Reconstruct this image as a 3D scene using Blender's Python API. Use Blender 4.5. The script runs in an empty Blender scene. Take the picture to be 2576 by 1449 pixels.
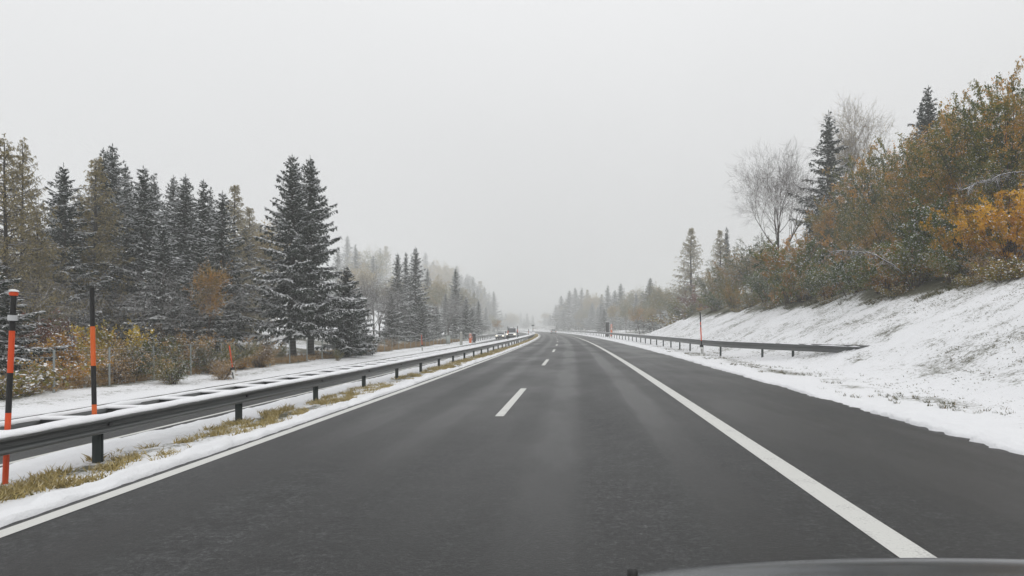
import bpy, math, random
import numpy as np

D = bpy.data
SC = bpy.context.scene
COL = SC.collection
R = math.radians
FOC, VX, VY, CAMZ = 1717.0, 1450.0, 827.0, 1.65      # photo measures: focal length, vanishing point (2576 px wide frame), eye height

# ------------------------------------------------------------------ road frame
def curve(y):
    y = np.asarray(y, float)
    q = 1.85e-4 * np.clip(y - 15, 0, 400) ** 2 + np.clip(y - 415, 0, None) * 2 * 1.85e-4 * 400
    return -q

def smooth(a, b, v):
    t = np.clip((np.asarray(v, float) - a) / (b - a), 0, 1)
    return t * t * (3 - 2 * t)

def h2(ix, iy, seed):
    n = (ix.astype(np.int64) * 374761393 + iy.astype(np.int64) * 668265263 + seed * 1442695041) & 0x7fffffff
    n = (n ^ (n >> 13)) * 1274126177 & 0x7fffffff
    return ((n ^ (n >> 16)) & 0xffff) / 65535.0

def noise2(x, y, seed=0):
    x, y = np.broadcast_arrays(np.asarray(x, float), np.asarray(y, float))
    ix, iy = np.floor(x), np.floor(y)
    fx, fy = x - ix, y - iy
    fx, fy = fx * fx * (3 - 2 * fx), fy * fy * (3 - 2 * fy)
    a, b = h2(ix, iy, seed), h2(ix + 1, iy, seed)
    c, d = h2(ix, iy + 1, seed), h2(ix + 1, iy + 1, seed)
    return (a * (1 - fx) + b * fx) * (1 - fy) + (c * (1 - fx) + d * fx) * fy - .5

TX = [-300, -150, -90, -60, -45, -35, -28, -22, -19.5, -17.6, -14.75, -14.3, -7.55, -7.25, -6.6, -5.6, -4.97, 5.85, 6.5, 8.6, 9.3, 10.6, 17, 25, 35, 50, 300]
TZ = [26, 16, 8, 4.2, 2.7, 1.6, .7, -.25, -.45, -.5, -.6, -.64, -.2, -.1, -.07, -.02, .03, .03, .07, .04, .12, .52, 3.6, 6.9, 10.2, 12.5, 17]

def ground_z(X, y):
    X, y = np.broadcast_arrays(np.asarray(X, float), np.asarray(y, float))
    z = np.interp(X, TX, TZ)
    e = (1 - smooth(92, 121, y)) * (1 + .1 * (1 - smooth(20, 36, y))) + .3 * smooth(430, 500, y)
    low = .04 + np.clip(X - 10, 0, None) * .035
    z = np.where(X > 8.6, low * (1 - np.clip(e, 0, 1)) + z * e, z)
    z = z + np.where(X < -30, smooth(160, 420, y) * np.clip(-30 - X, 0, 60) * .16, 0)
    return z

def gz(x, y):
    """ground height at a world point"""
    return float(ground_z(x - float(curve(y)), y))

def at(px, Y):
    """world x of the sight line through photo column px at distance Y"""
    return (px - VX) * Y / FOC

def top_z(py, Y):
    return CAMZ + (VY - py) * Y / FOC

# ------------------------------------------------------------------ mesh building
class Geo:
    def __init__(self):
        self.v, self.q, self.t, self.qm, self.tm, self.qa, self.ta, self.n = [], [], [], [], [], [], [], 0
    def add(self, verts, faces, mat=0, tint=.5):
        verts = np.asarray(verts, np.float32).reshape(-1, 3)
        faces = np.asarray(faces, np.int64)
        if len(faces) == 0:
            return self
        self.v.append(verts)
        tt = np.broadcast_to(np.asarray(tint, np.float32), (len(faces),))
        mm = np.broadcast_to(np.asarray(mat, np.int32), (len(faces),))
        if faces.shape[1] == 4:
            self.q.append(faces + self.n); self.qm.append(mm); self.qa.append(tt)
        else:
            self.t.append(faces + self.n); self.tm.append(mm); self.ta.append(tt)
        self.n += len(verts)
        return self
    def mesh(self, name, mats, smooth_=False):
        me = D.meshes.new(name)
        V = np.concatenate(self.v)
        Q = np.concatenate(self.q) if self.q else np.zeros((0, 4), np.int64)
        T = np.concatenate(self.t) if self.t else np.zeros((0, 3), np.int64)
        nf = len(Q) + len(T)
        loops = np.concatenate([Q.ravel(), T.ravel()]).astype(np.int32)
        starts = np.concatenate([np.arange(len(Q)) * 4, len(Q) * 4 + np.arange(len(T)) * 3]).astype(np.int32)
        me.vertices.add(len(V)); me.vertices.foreach_set('co', V.ravel())
        me.loops.add(len(loops)); me.loops.foreach_set('vertex_index', loops)
        me.polygons.add(nf); me.polygons.foreach_set('loop_start', starts)
        me.polygons.foreach_set('material_index', np.concatenate(self.qm + self.tm).astype(np.int32))
        if smooth_:
            me.polygons.foreach_set('use_smooth', np.ones(nf, bool))
        a = me.attributes.new('tint', 'FLOAT', 'FACE')
        a.data.foreach_set('value', np.concatenate(self.qa + self.ta).astype(np.float32))
        me.update(calc_edges=True)
        for m in (mats if isinstance(mats, (list, tuple)) else [mats]):
            me.materials.append(m)
        return me
    # primitives
    def box(self, x0, x1, y0, y1, z0, z1, mat=0, tint=.5):
        v = [(x, y, z) for z in (z0, z1) for y in (y0, y1) for x in (x0, x1)]
        f = [(0, 2, 3, 1), (4, 5, 7, 6), (0, 1, 5, 4), (2, 6, 7, 3), (0, 4, 6, 2), (1, 3, 7, 5)]
        return self.add(v, f, mat, tint)
    def loft(self, rings, mat=0, closed=True, caps=True, tint=.5):
        """rings: (n, k, 3)"""
        rings = np.asarray(rings, float)
        n, k = rings.shape[:2]
        i = np.arange(n - 1)[:, None]; j = np.arange(k if closed else k - 1)[None, :]
        j2 = (j + 1) % k
        f = np.stack([i * k + j, i * k + j2, (i + 1) * k + j2, (i + 1) * k + j], -1).reshape(-1, 4)
        self.add(rings.reshape(-1, 3), f, mat, tint)
        if caps and closed:
            for r in (0, n - 1):
                c = rings[r].mean(0)
                vv = np.vstack([rings[r], c])
                jj = np.arange(k)
                ff = np.stack([jj, (jj + 1) % k, np.full(k, k)], -1)
                self.add(vv, ff if r else ff[:, ::-1], mat, tint)
        return self
    def tube(self, pts, rad, k=8, mat=0, tint=.5):
        pts = np.asarray(pts, float); rad = np.broadcast_to(np.asarray(rad, float), (len(pts),))
        d = np.gradient(pts, axis=0); d /= np.linalg.norm(d, axis=1)[:, None] + 1e-9
        ref = np.where(np.abs(d[:, 2:3]) > .9, [[1., 0, 0]], [[0, 0, 1.]])
        u = np.cross(d, ref); u /= np.linalg.norm(u, axis=1)[:, None] + 1e-9
        w = np.cross(d, u)
        a = np.linspace(0, 2 * math.pi, k, endpoint=False)
        rings = pts[:, None] + rad[:, None, None] * (np.cos(a)[None, :, None] * u[:, None] + np.sin(a)[None, :, None] * w[:, None])
        return self.loft(rings, mat, tint=tint)
    def prisms(self, p0, p1, r0, r1, k=3, mat=0, tint=.5):
        p0, p1 = np.asarray(p0, float).reshape(-1, 3), np.asarray(p1, float).reshape(-1, 3)
        n = len(p0)
        if n == 0: return self
        r0 = np.broadcast_to(np.asarray(r0, float), (n,)); r1 = np.broadcast_to(np.asarray(r1, float), (n,))
        d = p1 - p0; d /= np.linalg.norm(d, axis=1)[:, None] + 1e-9
        ref = np.where(np.abs(d[:, 2:3]) > .9, [[1., 0, 0]], [[0, 0, 1.]])
        u = np.cross(d, ref); u /= np.linalg.norm(u, axis=1)[:, None] + 1e-9
        w = np.cross(d, u)
        a = np.linspace(0, 2 * math.pi, k, endpoint=False)
        ring = np.cos(a)[None, :, None] * u[:, None] + np.sin(a)[None, :, None] * w[:, None]
        v = np.stack([p0[:, None] + ring * r0[:, None, None], p1[:, None] + ring * r1[:, None, None]], 1)
        i = np.arange(n)[:, None] * 2 * k; j = np.arange(k)[None, :]; j2 = (j + 1) % k
        f = np.stack([i + j, i + j2, i + k + j2, i + k + j], -1).reshape(-1, 4)
        t = np.repeat(np.broadcast_to(np.asarray(tint, float), (n,)), k)
        return self.add(v.reshape(-1, 3), f, mat, t)
    def rhomb(self, c, u, v, mat=0, tint=.5):
        c, u, v = (np.asarray(a, float).reshape(-1, 3) for a in (c, u, v))
        n = len(c)
        if n == 0: return self
        V = np.stack([c - u, c + v - u * .1, c + u, c - v - u * .1], 1)
        return self.add(V.reshape(-1, 3), np.arange(n * 4).reshape(n, 4), mat, tint)

def link(o):
    COL.objects.link(o); return o

def obj(name, me, parent=None, loc=None):
    o = link(D.objects.new(name, me))
    if parent is not None: o.parent = parent
    if loc is not None: o.location = loc
    return o

def tag(o, label=None, cat=None, group=None, kind=None):
    if label: o['label'] = label
    if cat: o['category'] = cat
    if group: o['group'] = group
    if kind: o['kind'] = kind
    return o

def thing(name, label, cat, loc=(0, 0, 0), rz=0., group=None):
    o = link(D.objects.new(name, None))
    o.empty_display_size = .2
    o.location = loc; o.rotation_euler = (0, 0, rz)
    return tag(o, label, cat, group)

ORD = ['first', 'second', 'third', 'fourth', 'fifth', 'sixth', 'seventh', 'eighth', 'ninth', 'tenth', 'eleventh', 'twelfth',
       'thirteenth', 'fourteenth', 'fifteenth', 'sixteenth', 'seventeenth', 'eighteenth', 'nineteenth', 'twentieth']

# ------------------------------------------------------------------ materials
def new_mat(name):
    m = D.materials.new(name); m.use_nodes = True
    nt = m.node_tree
    return m, nt, nt.nodes['Principled BSDF']

def N(nt, typ, **kw):
    n = nt.nodes.new(typ)
    for k, v in kw.items():
        if k in n.inputs: n.inputs[k].default_value = v
        else: setattr(n, k, v)
    return n

def L(nt, a, b): nt.links.new(a, b)

def rgba(c): return (c[0], c[1], c[2], 1)

def mix(nt, fac, a, b):
    n = nt.nodes.new('ShaderNodeMix'); n.data_type = 'RGBA'
    for s, v in ((0, fac), (6, a), (7, b)):
        if hasattr(v, 'is_output'): L(nt, v, n.inputs[s])
        else: n.inputs[s].default_value = rgba(v) if s else v
    return n.outputs[2]

def maprange(nt, v, a, b, c=0., d=1.):
    n = nt.nodes.new('ShaderNodeMapRange')
    L(nt, v, n.inputs[0])
    for i, x in enumerate((a, b, c, d)): n.inputs[i + 1].default_value = x
    return n.outputs[0]

def math_(nt, op, a, b=None):
    n = nt.nodes.new('ShaderNodeMath'); n.operation = op
    for i, v in enumerate((a, b)):
        if v is None: continue
        if hasattr(v, 'is_output'): L(nt, v, n.inputs[i])
        else: n.inputs[i].default_value = v
    return n.outputs[0]

def noise(nt, scale, detail=3., coord='Object', vec=None, rough=.55):
    n = nt.nodes.new('ShaderNodeTexNoise')
    n.inputs['Scale'].default_value = scale; n.inputs['Detail'].default_value = detail; n.inputs['Roughness'].default_value = rough
    if vec is None:
        tc = nt.nodes.new('ShaderNodeTexCoord'); vec = tc.outputs[coord]
    L(nt, vec, n.inputs['Vector'])
    return n.outputs[0]

def ramp(nt, fac, stops):
    n = nt.nodes.new('ShaderNodeValToRGB')
    el = n.color_ramp.elements
    el[0].position, el[0].color = stops[0][0], rgba(stops[0][1])
    el[1].position, el[1].color = stops[-1][0], rgba(stops[-1][1])
    for p, c in stops[1:-1]:
        e = el.new(p); e.color = rgba(c)
    L(nt, fac, n.inputs[0])
    return n.outputs[0]

def plain(name, c, rough=.5, metal=0., var=.12, scale=6.):
    m, nt, b = new_mat(name)
    n = noise(nt, scale)
    L(nt, mix(nt, n, tuple(x * (1 - var) for x in c), tuple(min(1, x * (1 + var)) for x in c)), b.inputs['Base Color'])
    b.inputs['Roughness'].default_value = rough; b.inputs['Metallic'].default_value = metal
    return m

SNOW = (.83, .84, .86)

def snowy(name, stops, lo=.45, hi=.8, amount=1., nscale=1.6, nmix=.6, rough=.75, spec=.2, trans=0.):
    """surface with per-leaf colour (attribute tint) that carries fresh snow where it faces up, in patches"""
    m, nt, b = new_mat(name)
    a = nt.nodes.new('ShaderNodeAttribute'); a.attribute_name = 'tint'
    col = ramp(nt, a.outputs['Fac'], stops)
    g = nt.nodes.new('ShaderNodeNewGeometry')
    s = nt.nodes.new('ShaderNodeSeparateXYZ'); L(nt, g.outputs['Normal'], s.inputs[0])
    n = noise(nt, nscale, 2.)
    v = math_(nt, 'ADD', s.outputs[2], math_(nt, 'MULTIPLY', math_(nt, 'SUBTRACT', n, .5), nmix * 2))
    f = math_(nt, 'MULTIPLY', maprange(nt, v, lo, hi), amount)
    L(nt, mix(nt, f, col, SNOW), b.inputs['Base Color'])
    b.inputs['Roughness'].default_value = rough
    b.inputs['Specular IOR Level'].default_value = spec
    if trans:
        tb = nt.nodes.new('ShaderNodeBsdfTranslucent'); L(nt, col, tb.inputs['Color'])
        ms = nt.nodes.new('ShaderNodeMixShader')
        L(nt, math_(nt, 'MULTIPLY', math_(nt, 'SUBTRACT', 1., f), trans), ms.inputs[0])
        L(nt, b.outputs[0], ms.inputs[1]); L(nt, tb.outputs[0], ms.inputs[2])
        L(nt, ms.outputs[0], nt.nodes['Material Output'].inputs['Surface'])
    return m

M = {}
M['needle'] = snowy('spruce_needles', [(0, (.011, .02, .012)), (.5, (.024, .04, .023)), (1, (.055, .075, .045))], .78, 1.05, .85, 1.3, .45)
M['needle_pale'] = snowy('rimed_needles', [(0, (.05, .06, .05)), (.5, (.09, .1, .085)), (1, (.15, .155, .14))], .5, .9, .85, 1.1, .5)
M['larch'] = snowy('larch_needles', [(0, (.14, .12, .045)), (.45, (.32, .255, .1)), (1, (.47, .39, .18))], .6, .95, .7, 1.3, .5, trans=.35)
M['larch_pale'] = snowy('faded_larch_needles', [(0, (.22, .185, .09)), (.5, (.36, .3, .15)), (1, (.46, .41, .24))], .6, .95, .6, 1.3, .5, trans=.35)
M['bark'] = snowy('bark', [(0, (.028, .024, .02)), (1, (.07, .06, .05))], .6, .9, .7, 2., .5)
M['twig'] = snowy('snowy_twigs', [(0, (.05, .043, .038)), (1, (.12, .1, .088))], .25, .7, .8, 1.2, .55)
M['birch'] = snowy('birch_twigs', [(0, (.12, .1, .085)), (1, (.3, .26, .22))], .5, .9, .5, 1.2, .4)
M['stem'] = snowy('shrub_stems', [(0, (.03, .02, .016)), (1, (.085, .052, .038))], .55, .9, .6, 1.5, .5)
LEAF = {
 'green': [(0, (.035, .062, .012)), (.4, (.1, .145, .024)), (.72, (.21, .22, .038)), (.88, (.26, .2, .04)), (1, (.42, .2, .035))],
 'olive': [(0, (.055, .075, .018)), (.4, (.16, .165, .036)), (.7, (.3, .235, .05)), (1, (.4, .21, .05))],
 'orange': [(0, (.06, .085, .018)), (.3, (.17, .185, .035)), (.55, (.36, .26, .05)), (.78, (.5, .26, .04)), (1, (.66, .33, .045))],
 'bright': [(0, (.16, .17, .025)), (.25, (.5, .29, .028)), (.65, (.72, .38, .03)), (1, (.8, .48, .05))],
 'amber': [(0, (.14, .14, .03)), (.4, (.42, .27, .055)), (.75, (.55, .27, .05)), (1, (.62, .33, .08))],
 'yellow': [(0, (.12, .13, .025)), (.4, (.36, .29, .04)), (.75, (.6, .43, .055)), (1, (.68, .48, .08))],
 'brown': [(0, (.12, .08, .03)), (.5, (.36, .22, .075)), (1, (.56, .36, .12))],
 'rust': [(0, (.1, .042, .026)), (.5, (.25, .1, .058)), (1, (.4, .19, .08))],
 'gold': [(0, (.26, .2, .075)), (.5, (.42, .32, .12)), (1, (.52, .42, .19))],
}
for k, st in LEAF.items():
    M['leaf_' + k] = snowy('leaves_' + k, st, .48 if k in ('green', 'olive') else .56, .68 if k in ('green', 'olive') else .78, .95, 3.5, .55 if k in ('green', 'olive') else .38, trans=.42)
M['grass'] = snowy('dry_grass', [(0, (.1, .1, .03)), (.45, (.32, .25, .095)), (.8, (.5, .4, .19)), (1, (.6, .53, .38))], .85, 1.15, .7)
M['straw'] = snowy('dead_stalks', [(0, (.12, .075, .035)), (.5, (.3, .19, .085)), (1, (.46, .33, .17))], .8, 1.2, .4)
M['weed'] = snowy('weeds', [(0, (.02, .03, .012)), (.5, (.06, .07, .026)), (.8, (.15, .12, .05)), (1, (.26, .15, .06))], .7, 1.1, .6)

def snow_ground():
    m, nt, b = new_mat('snow_on_grass')
    a = nt.nodes.new('ShaderNodeAttribute'); a.attribute_name = 'bare'
    n1 = noise(nt, 4.5, 6., rough=.75); n2 = noise(nt, 17., 4., rough=.7); n3 = noise(nt, .5, 3.)
    s = math_(nt, 'ADD', math_(nt, 'MULTIPLY', n1, .5), math_(nt, 'ADD', math_(nt, 'MULTIPLY', n2, .38), math_(nt, 'MULTIPLY', n3, .14)))
    v = math_(nt, 'ADD', s, math_(nt, 'MULTIPLY', a.outputs['Fac'], .42))
    f = maprange(nt, v, .7, .82)
    soil = ramp(nt, n2, [(.25, (.035, .036, .024)), (.5, (.09, .088, .055)), (.75, (.17, .16, .1))])
    snowc = mix(nt, n1, (.76, .77, .79), (.87, .875, .89))
    L(nt, mix(nt, f, snowc, soil), b.inputs['Base Color'])
    b.inputs['Roughness'].default_value = .7; b.inputs['Specular IOR Level'].default_value = .25
    bp = nt.nodes.new('ShaderNodeBump'); bp.inputs['Strength'].default_value = .55; bp.inputs['Distance'].default_value = .06
    L(nt, math_(nt, 'ADD', n1, math_(nt, 'MULTIPLY', n2, .6)), bp.inputs['Height']); L(nt, bp.outputs[0], b.inputs['Normal'])
    return m
M['snow'] = snow_ground()

def snow_plain():
    m, nt, b = new_mat('fresh_snow')
    n = noise(nt, 14., 4.)
    L(nt, mix(nt, n, (.79, .8, .82), (.88, .885, .9)), b.inputs['Base Color'])
    b.inputs['Roughness'].default_value = .7; b.inputs['Specular IOR Level'].default_value = .25
    bp = nt.nodes.new('ShaderNodeBump'); bp.inputs['Strength'].default_value = .4; bp.inputs['Distance'].default_value = .02
    L(nt, n, bp.inputs['Height']); L(nt, bp.outputs[0], b.inputs['Normal'])
    return m
M['cap'] = snow_plain()

def asphalt():
    m, nt, b = new_mat('damp_asphalt')
    tc = nt.nodes.new('ShaderNodeTexCoord')
    a = nt.nodes.new('ShaderNodeAttribute'); a.attribute_name = 'lat'
    # wheel tracks: repeat across a lane, broken up along the road
    mp = nt.nodes.new('ShaderNodeMapping'); mp.inputs['Scale'].default_value = (1.1, .05, 1)
    L(nt, tc.outputs['Object'], mp.inputs['Vector'])
    streak = noise(nt, 1., 4., vec=mp.outputs[0])
    mp2 = nt.nodes.new('ShaderNodeMapping'); mp2.inputs['Scale'].default_value = (.35, .12, 1)
    L(nt, tc.outputs['Object'], mp2.inputs['Vector'])
    patch = noise(nt, 1., 4., vec=mp2.outputs[0])
    grain = noise(nt, 34., 5., rough=.8); grit = noise(nt, 120., 2.)
    trk = nt.nodes.new('ShaderNodeFloatCurve')
    c = trk.mapping.curves[0]
    pts = [(-8, .5), (-4.7, .35), (-4.2, .55), (-3.75, .2), (-3.3, .6), (-2.9, .72), (-2.3, .2), (-1.9, .5), (-1.45, .45), (-.9, .5), (-.35, .12), (.1, .55), (.6, .8), (1.1, .5), (1.35, .12), (1.8, .6), (2.4, .7), (3., .3), (5.7, .2)]
    c.points[0].location = (0, .5); c.points[1].location = (1, .25)
    for X, v in pts: c.points.new((X + 10) / 20, v)
    trk.mapping.update()
    L(nt, maprange(nt, a.outputs['Fac'], -10, 10), trk.inputs['Value'])
    dry = math_(nt, 'ADD', math_(nt, 'MULTIPLY', trk.outputs[0], .55), math_(nt, 'ADD', math_(nt, 'MULTIPLY', streak, .45), math_(nt, 'MULTIPLY', math_(nt, 'SUBTRACT', patch, .5), 1.3)))
    base = mix(nt, maprange(nt, dry, .32, .86), (.009, .0092, .0092), (.115, .119, .121))
    base = mix(nt, maprange(nt, grain, .36, .62), mix(nt, .82, base, (.003, .003, .003)), base)
    midg = noise(nt, 15., 4., rough=.8)
    base = mix(nt, maprange(nt, midg, .4, .6, .62, 0), base, (.004, .004, .004))
    base = mix(nt, maprange(nt, midg, .55, .72, 0, .4), base, (.17, .172, .172))
    mott = noise(nt, 3.2, 4., rough=.7)
    base = mix(nt, maprange(nt, mott, .35, .62, .6, 0), base, (.008, .008, .008))
    base = mix(nt, maprange(nt, grit, .63, .72, 0, .75), base, (.3, .295, .28))
    L(nt, base, b.inputs['Base Color'])
    L(nt, maprange(nt, dry, .25, .8, .34, .58), b.inputs['Roughness'])
    b.inputs['Specular IOR Level'].default_value = .25
    bp = nt.nodes.new('ShaderNodeBump'); bp.inputs['Strength'].default_value = .6; bp.inputs['Distance'].default_value = .01
    L(nt, grain, bp.inputs['Height']); L(nt, bp.outputs[0], b.inputs['Normal'])
    return m
M['asphalt'] = asphalt()

def paint():
    m, nt, b = new_mat('worn_white_road_paint')
    n = noise(nt, 40., 5., rough=.7); n2 = noise(nt, 2.5, 3.)
    f = maprange(nt, math_(nt, 'ADD', n, math_(nt, 'MULTIPLY', n2, .7)), .9, 1.15, 0, .65)
    L(nt, mix(nt, f, mix(nt, n2, (.56, .56, .53), (.68, .68, .65)), (.16, .16, .155)), b.inputs['Base Color'])
    b.inputs['Roughness'].default_value = .55
    return m
M['paint'] = paint()

def steel():
    m, nt, b = new_mat('galvanised_steel')
    mp = nt.nodes.new('ShaderNodeMapping'); mp.inputs['Scale'].default_value = (1, .15, 6)
    tc = nt.nodes.new('ShaderNodeTexCoord'); L(nt, tc.outputs['Object'], mp.inputs['Vector'])
    n = noise(nt, 3., 5., vec=mp.outputs[0])
    L(nt, mix(nt, n, (.05, .053, .052), (.15, .157, .155)), b.inputs['Base Color'])
    b.inputs['Metallic'].default_value = .65
    L(nt, maprange(nt, n, .2, .8, .32, .55), b.inputs['Roughness'])
    return m
M['steel'] = steel()
M['post'] = plain('dark_green_grey_steel', (.032, .042, .04), .55, .3, .3)
M['black'] = plain('black_plastic', (.012, .012, .012), .5)
M['orange'] = plain('orange_plastic', (.72, .13, .02), .5)
M['red'] = plain('red_orange_plastic', (.7, .075, .012), .5)
M['white'] = plain('white_plastic', (.68, .68, .66), .45)
M['reflector'] = plain('silver_reflector', (.55, .56, .57), .25, .3)
M['fence'] = plain('zinc_fence_post', (.3, .325, .32), .5, .4)
M['cabinet'] = plain('pale_grey_cabinet', (.36, .39, .37), .5)
M['concrete'] = plain('mottled_grey_concrete', (.4, .4, .37), .8, 0, .35, 9.)
M['carwhite'] = plain('white_car_paint', (.72, .73, .74), .3, 0, .05)
M['carsilver'] = plain('silver_car_paint', (.5, .5, .51), .3, .3, .05)
M['carblue'] = plain('dusty_grey_blue_car_paint', (.05, .056, .064), .22, .25, .2, 14.)
M['trim'] = plain('dark_trim', (.02, .021, .022), .5)
M['tyre'] = plain('tyre_rubber', (.02, .02, .02), .8)
M['rim'] = plain('alloy_rim', (.35, .36, .37), .35, .7)
m, nt, b = new_mat('dark_window_glass'); b.inputs['Base Color'].default_value = (.03, .037, .042, 1); b.inputs['Roughness'].default_value = .12
b.inputs['Specular IOR Level'].default_value = .7; M['glass'] = m
m, nt, b = new_mat('lit_headlamp'); b.inputs['Base Color'].default_value = (.9, .88, .8, 1)
b.inputs['Emission Color'].default_value = (1, .9, .7, 1); b.inputs['Emission Strength'].default_value = 1.8; M['lamp'] = m
M['tail'] = plain('red_tail_lamp', (.45, .03, .02), .3)
M['beacon'] = plain('dark_roof_beacon', (.1, .1, .11), .3)

# ------------------------------------------------------------------ terrain
def build_ground():
    def seg(a, b, s): return list(np.arange(a, b - 1e-6, s))
    X = np.array(seg(-300, -60, 12) + seg(-60, -22, 1.6) + seg(-22, -14.9, .3) + seg(-14.9, -14.1, .05) + seg(-14.1, -7.85, 1.5) + seg(-7.85, -7.45, .04)
                 + seg(-7.45, -5.2, .1) + seg(-5.2, -4.7, .025) + seg(-4.7, 5.5, 2.5) + seg(5.5, 6.2, .03) + seg(6.2, 9.4, .12) + seg(9.4, 18, .2)
                 + seg(18, 60, 1.4) + seg(60, 301, 12))
    Y = np.array(seg(-25, 0, 1.) + seg(0, 36, .11) + seg(36, 80, .3) + seg(80, 200, 1.2) + seg(200, 960, 9))
    XX, YY = np.meshgrid(X, Y)
    Z = ground_z(XX, YY)
    e = .5 * noise2(YY * 1.1, 0 * YY, 5) * .16 + noise2(YY * 4.3, 0 * YY, 6) * .07 + noise2(YY * 11, XX * 0, 8) * .06
    rough = (noise2(XX * 5.5, YY * 5.5, 1) * .06 + noise2(XX * 13, YY * 13, 2) * .035 + noise2(XX * 1.3, YY * 1.3, 3) * .07 + noise2(XX * .4, YY * .4, 4) * .12)
    bank = smooth(9, 12, XX)
    far = smooth(40, 90, YY)
    Z = Z + rough * (.5 + .9 * bank) * (1 - .5 * far)
    Z = Z + noise2(XX * .12, YY * .12, 9) * .9 * np.where(XX < -20, smooth(-20, -28, XX), smooth(19, 26, XX))
    # windrow of pushed snow along our carriageway and sunken bed under the pavements
    Z = Z + .05 * (1 + 1.6 * noise2(YY * 2.3, XX * 0, 44)) * np.exp(-((XX + 4.95 + e * .5) / .09) ** 2) + .05 * np.exp(-((XX - 6.15 - e * 2) / .25) ** 2)
    own = smooth(-4.81, -4.74, XX - e * .4) * (1 - smooth(5.72, 5.86, XX - e * 1.6))
    opp = smooth(-14.42, -14.28, XX - e) * (1 - smooth(-7.66, -7.54, XX - e))
    road_z = np.where(XX > -6.5, 0., -.2 - (-7.72 - XX) * .0669)
    u = np.clip(own + opp, 0, 1)
    Z = Z * (1 - u) + (road_z - .12) * u
    bare = np.zeros_like(Z)
    bare += np.exp(-((XX + 5.65) / .4) ** 2) * (.25 + .8 * np.clip(noise2(YY * .6, XX * .8, 21) + .1, -.2, .6))
    bare += smooth(8.6, 10.5, XX) * (.42 + .16 * noise2(XX * .5, YY * .4, 22) + .26 * noise2(XX * 1.7, YY * 1.4, 28)) * (1 - smooth(95, 130, YY) * .6)
    bare += .22 * np.exp(-((XX - 7.9) / .8) ** 2) * (noise2(XX * 1.2, YY * .9, 23) + .4)
    bare += .8 * smooth(-16.6, -18, XX) * (.8 + noise2(XX * .5, YY * .5, 24)) * (1 - .5 * smooth(-24, -34, XX))
    bare += .6 * smooth(15.2, 17.5, XX) * (.7 + noise2(XX * .4, YY * .4, 25))
    bare += .5 * np.exp(-((XX + 16) / 1.3) ** 2) + (.27 + .3 * noise2(XX * 1.3, YY * 1.1, 29)) * np.exp(-((XX + 6.2) / .95) ** 2) + (.36 + .4 * noise2(XX * 1.1, YY * .7, 30)) * np.exp(-((XX - 7.8) / 1.5) ** 2)
    ny, nx = XX.shape
    V = np.stack([XX + curve(YY), YY, Z], -1).reshape(-1, 3)
    i = np.arange(ny - 1)[:, None] * nx; j = np.arange(nx - 1)[None]
    F = np.stack([i + j, i + j + 1, i + nx + j + 1, i + nx + j], -1).reshape(-1, 4)
    g = Geo().add(V, F)
    me = g.mesh('ground', M['snow'], True)
    a = me.attributes.new('bare', 'FLOAT', 'POINT'); a.data.foreach_set('value', bare.astype(np.float32).ravel())
    tag(obj('ground', me), kind='structure')

def strip(name, x0, x1, y0, y1, zf, mat, step=2., nx=2, kind='structure', geo=None):
    Y = np.linspace(y0, y1, max(2, int((y1 - y0) / step) + 1)); X = np.linspace(x0, x1, nx)
    XX, YY = np.meshgrid(X, Y)
    V = np.stack([XX + curve(YY), YY, zf(XX)], -1).reshape(-1, 3)
    i = np.arange(len(Y) - 1)[:, None] * nx; j = np.arange(nx - 1)[None]
    F = np.stack([i + j, i + j + 1, i + nx + j + 1, i + nx + j], -1).reshape(-1, 4)
    if geo is not None:
        geo.add(V, F); return XX
    me = Geo().add(V, F).mesh(name, mat)
    a = me.attributes.new('lat', 'FLOAT', 'POINT'); a.data.foreach_set('value', XX.astype(np.float32).ravel())
    return tag(obj(name, me), kind=kind)

def opp_z(X): return -.2 - (-7.72 - X) * .0669
def own_z(X): return X * 0.
build_ground()
strip('road', -5.2, 6.2, -25, 940, own_z, M['asphalt'], 1.5, 40)
strip('opposite_road', -14.6, -7.35, -25, 940, opp_z, M['asphalt'], 3., 12)
g = Geo()
strip('', -4.705, -4.535, -25, 600, lambda X: own_z(X) + .004, None, 1.2, 2, geo=g)
strip('', 2.325, 2.595, -25, 600, lambda X: own_z(X) + .004, None, 1.2, 2, geo=g)
for k in range(-2, 26):
    y0 = 12.85 + 17.85 * k
    strip('', -1.535, -1.37, y0, y0 + 6, lambda X: own_z(X) + .004, None, 1.2, 2, geo=g)
    strip('', -11.1, -10.95, y0 + 5, y0 + 11, lambda X: opp_z(X) + .004, None, 1.2, 2, geo=g)
strip('', -7.9, -7.75, -25, 600, lambda X: opp_z(X) + .004, None, 1.2, 2, geo=g)
strip('', -14.1, -13.95, -25, 600, lambda X: opp_z(X) + .004, None, 1.2, 2, geo=g)
tag(obj('road_markings', g.mesh('road_markings', M['paint'])), kind='structure')

# ------------------------------------------------------------------ guard rails
def wbeam(front, depth, z0, z1, s):
    """closed cross-section of a W-beam: front face at X=front, back towards s"""
    h = z1 - z0
    f = [(.0, .35), (.08, .0), (.2, .0), (.32, .55), (.5, .9), (.68, .55), (.8, .0), (.92, .0), (1., .35)]
    pts = [(front + s * depth * d, z0 + h * t) for t, d in f]
    pts += [(front + s * (depth + .05), z1), (front + s * (depth + .05), z0)]
    return pts

def sweep(profile_fn, Y):
    return np.array([[(x + float(curve(y)), y, z) for x, z in profile_fn(y)] for y in Y])

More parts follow.
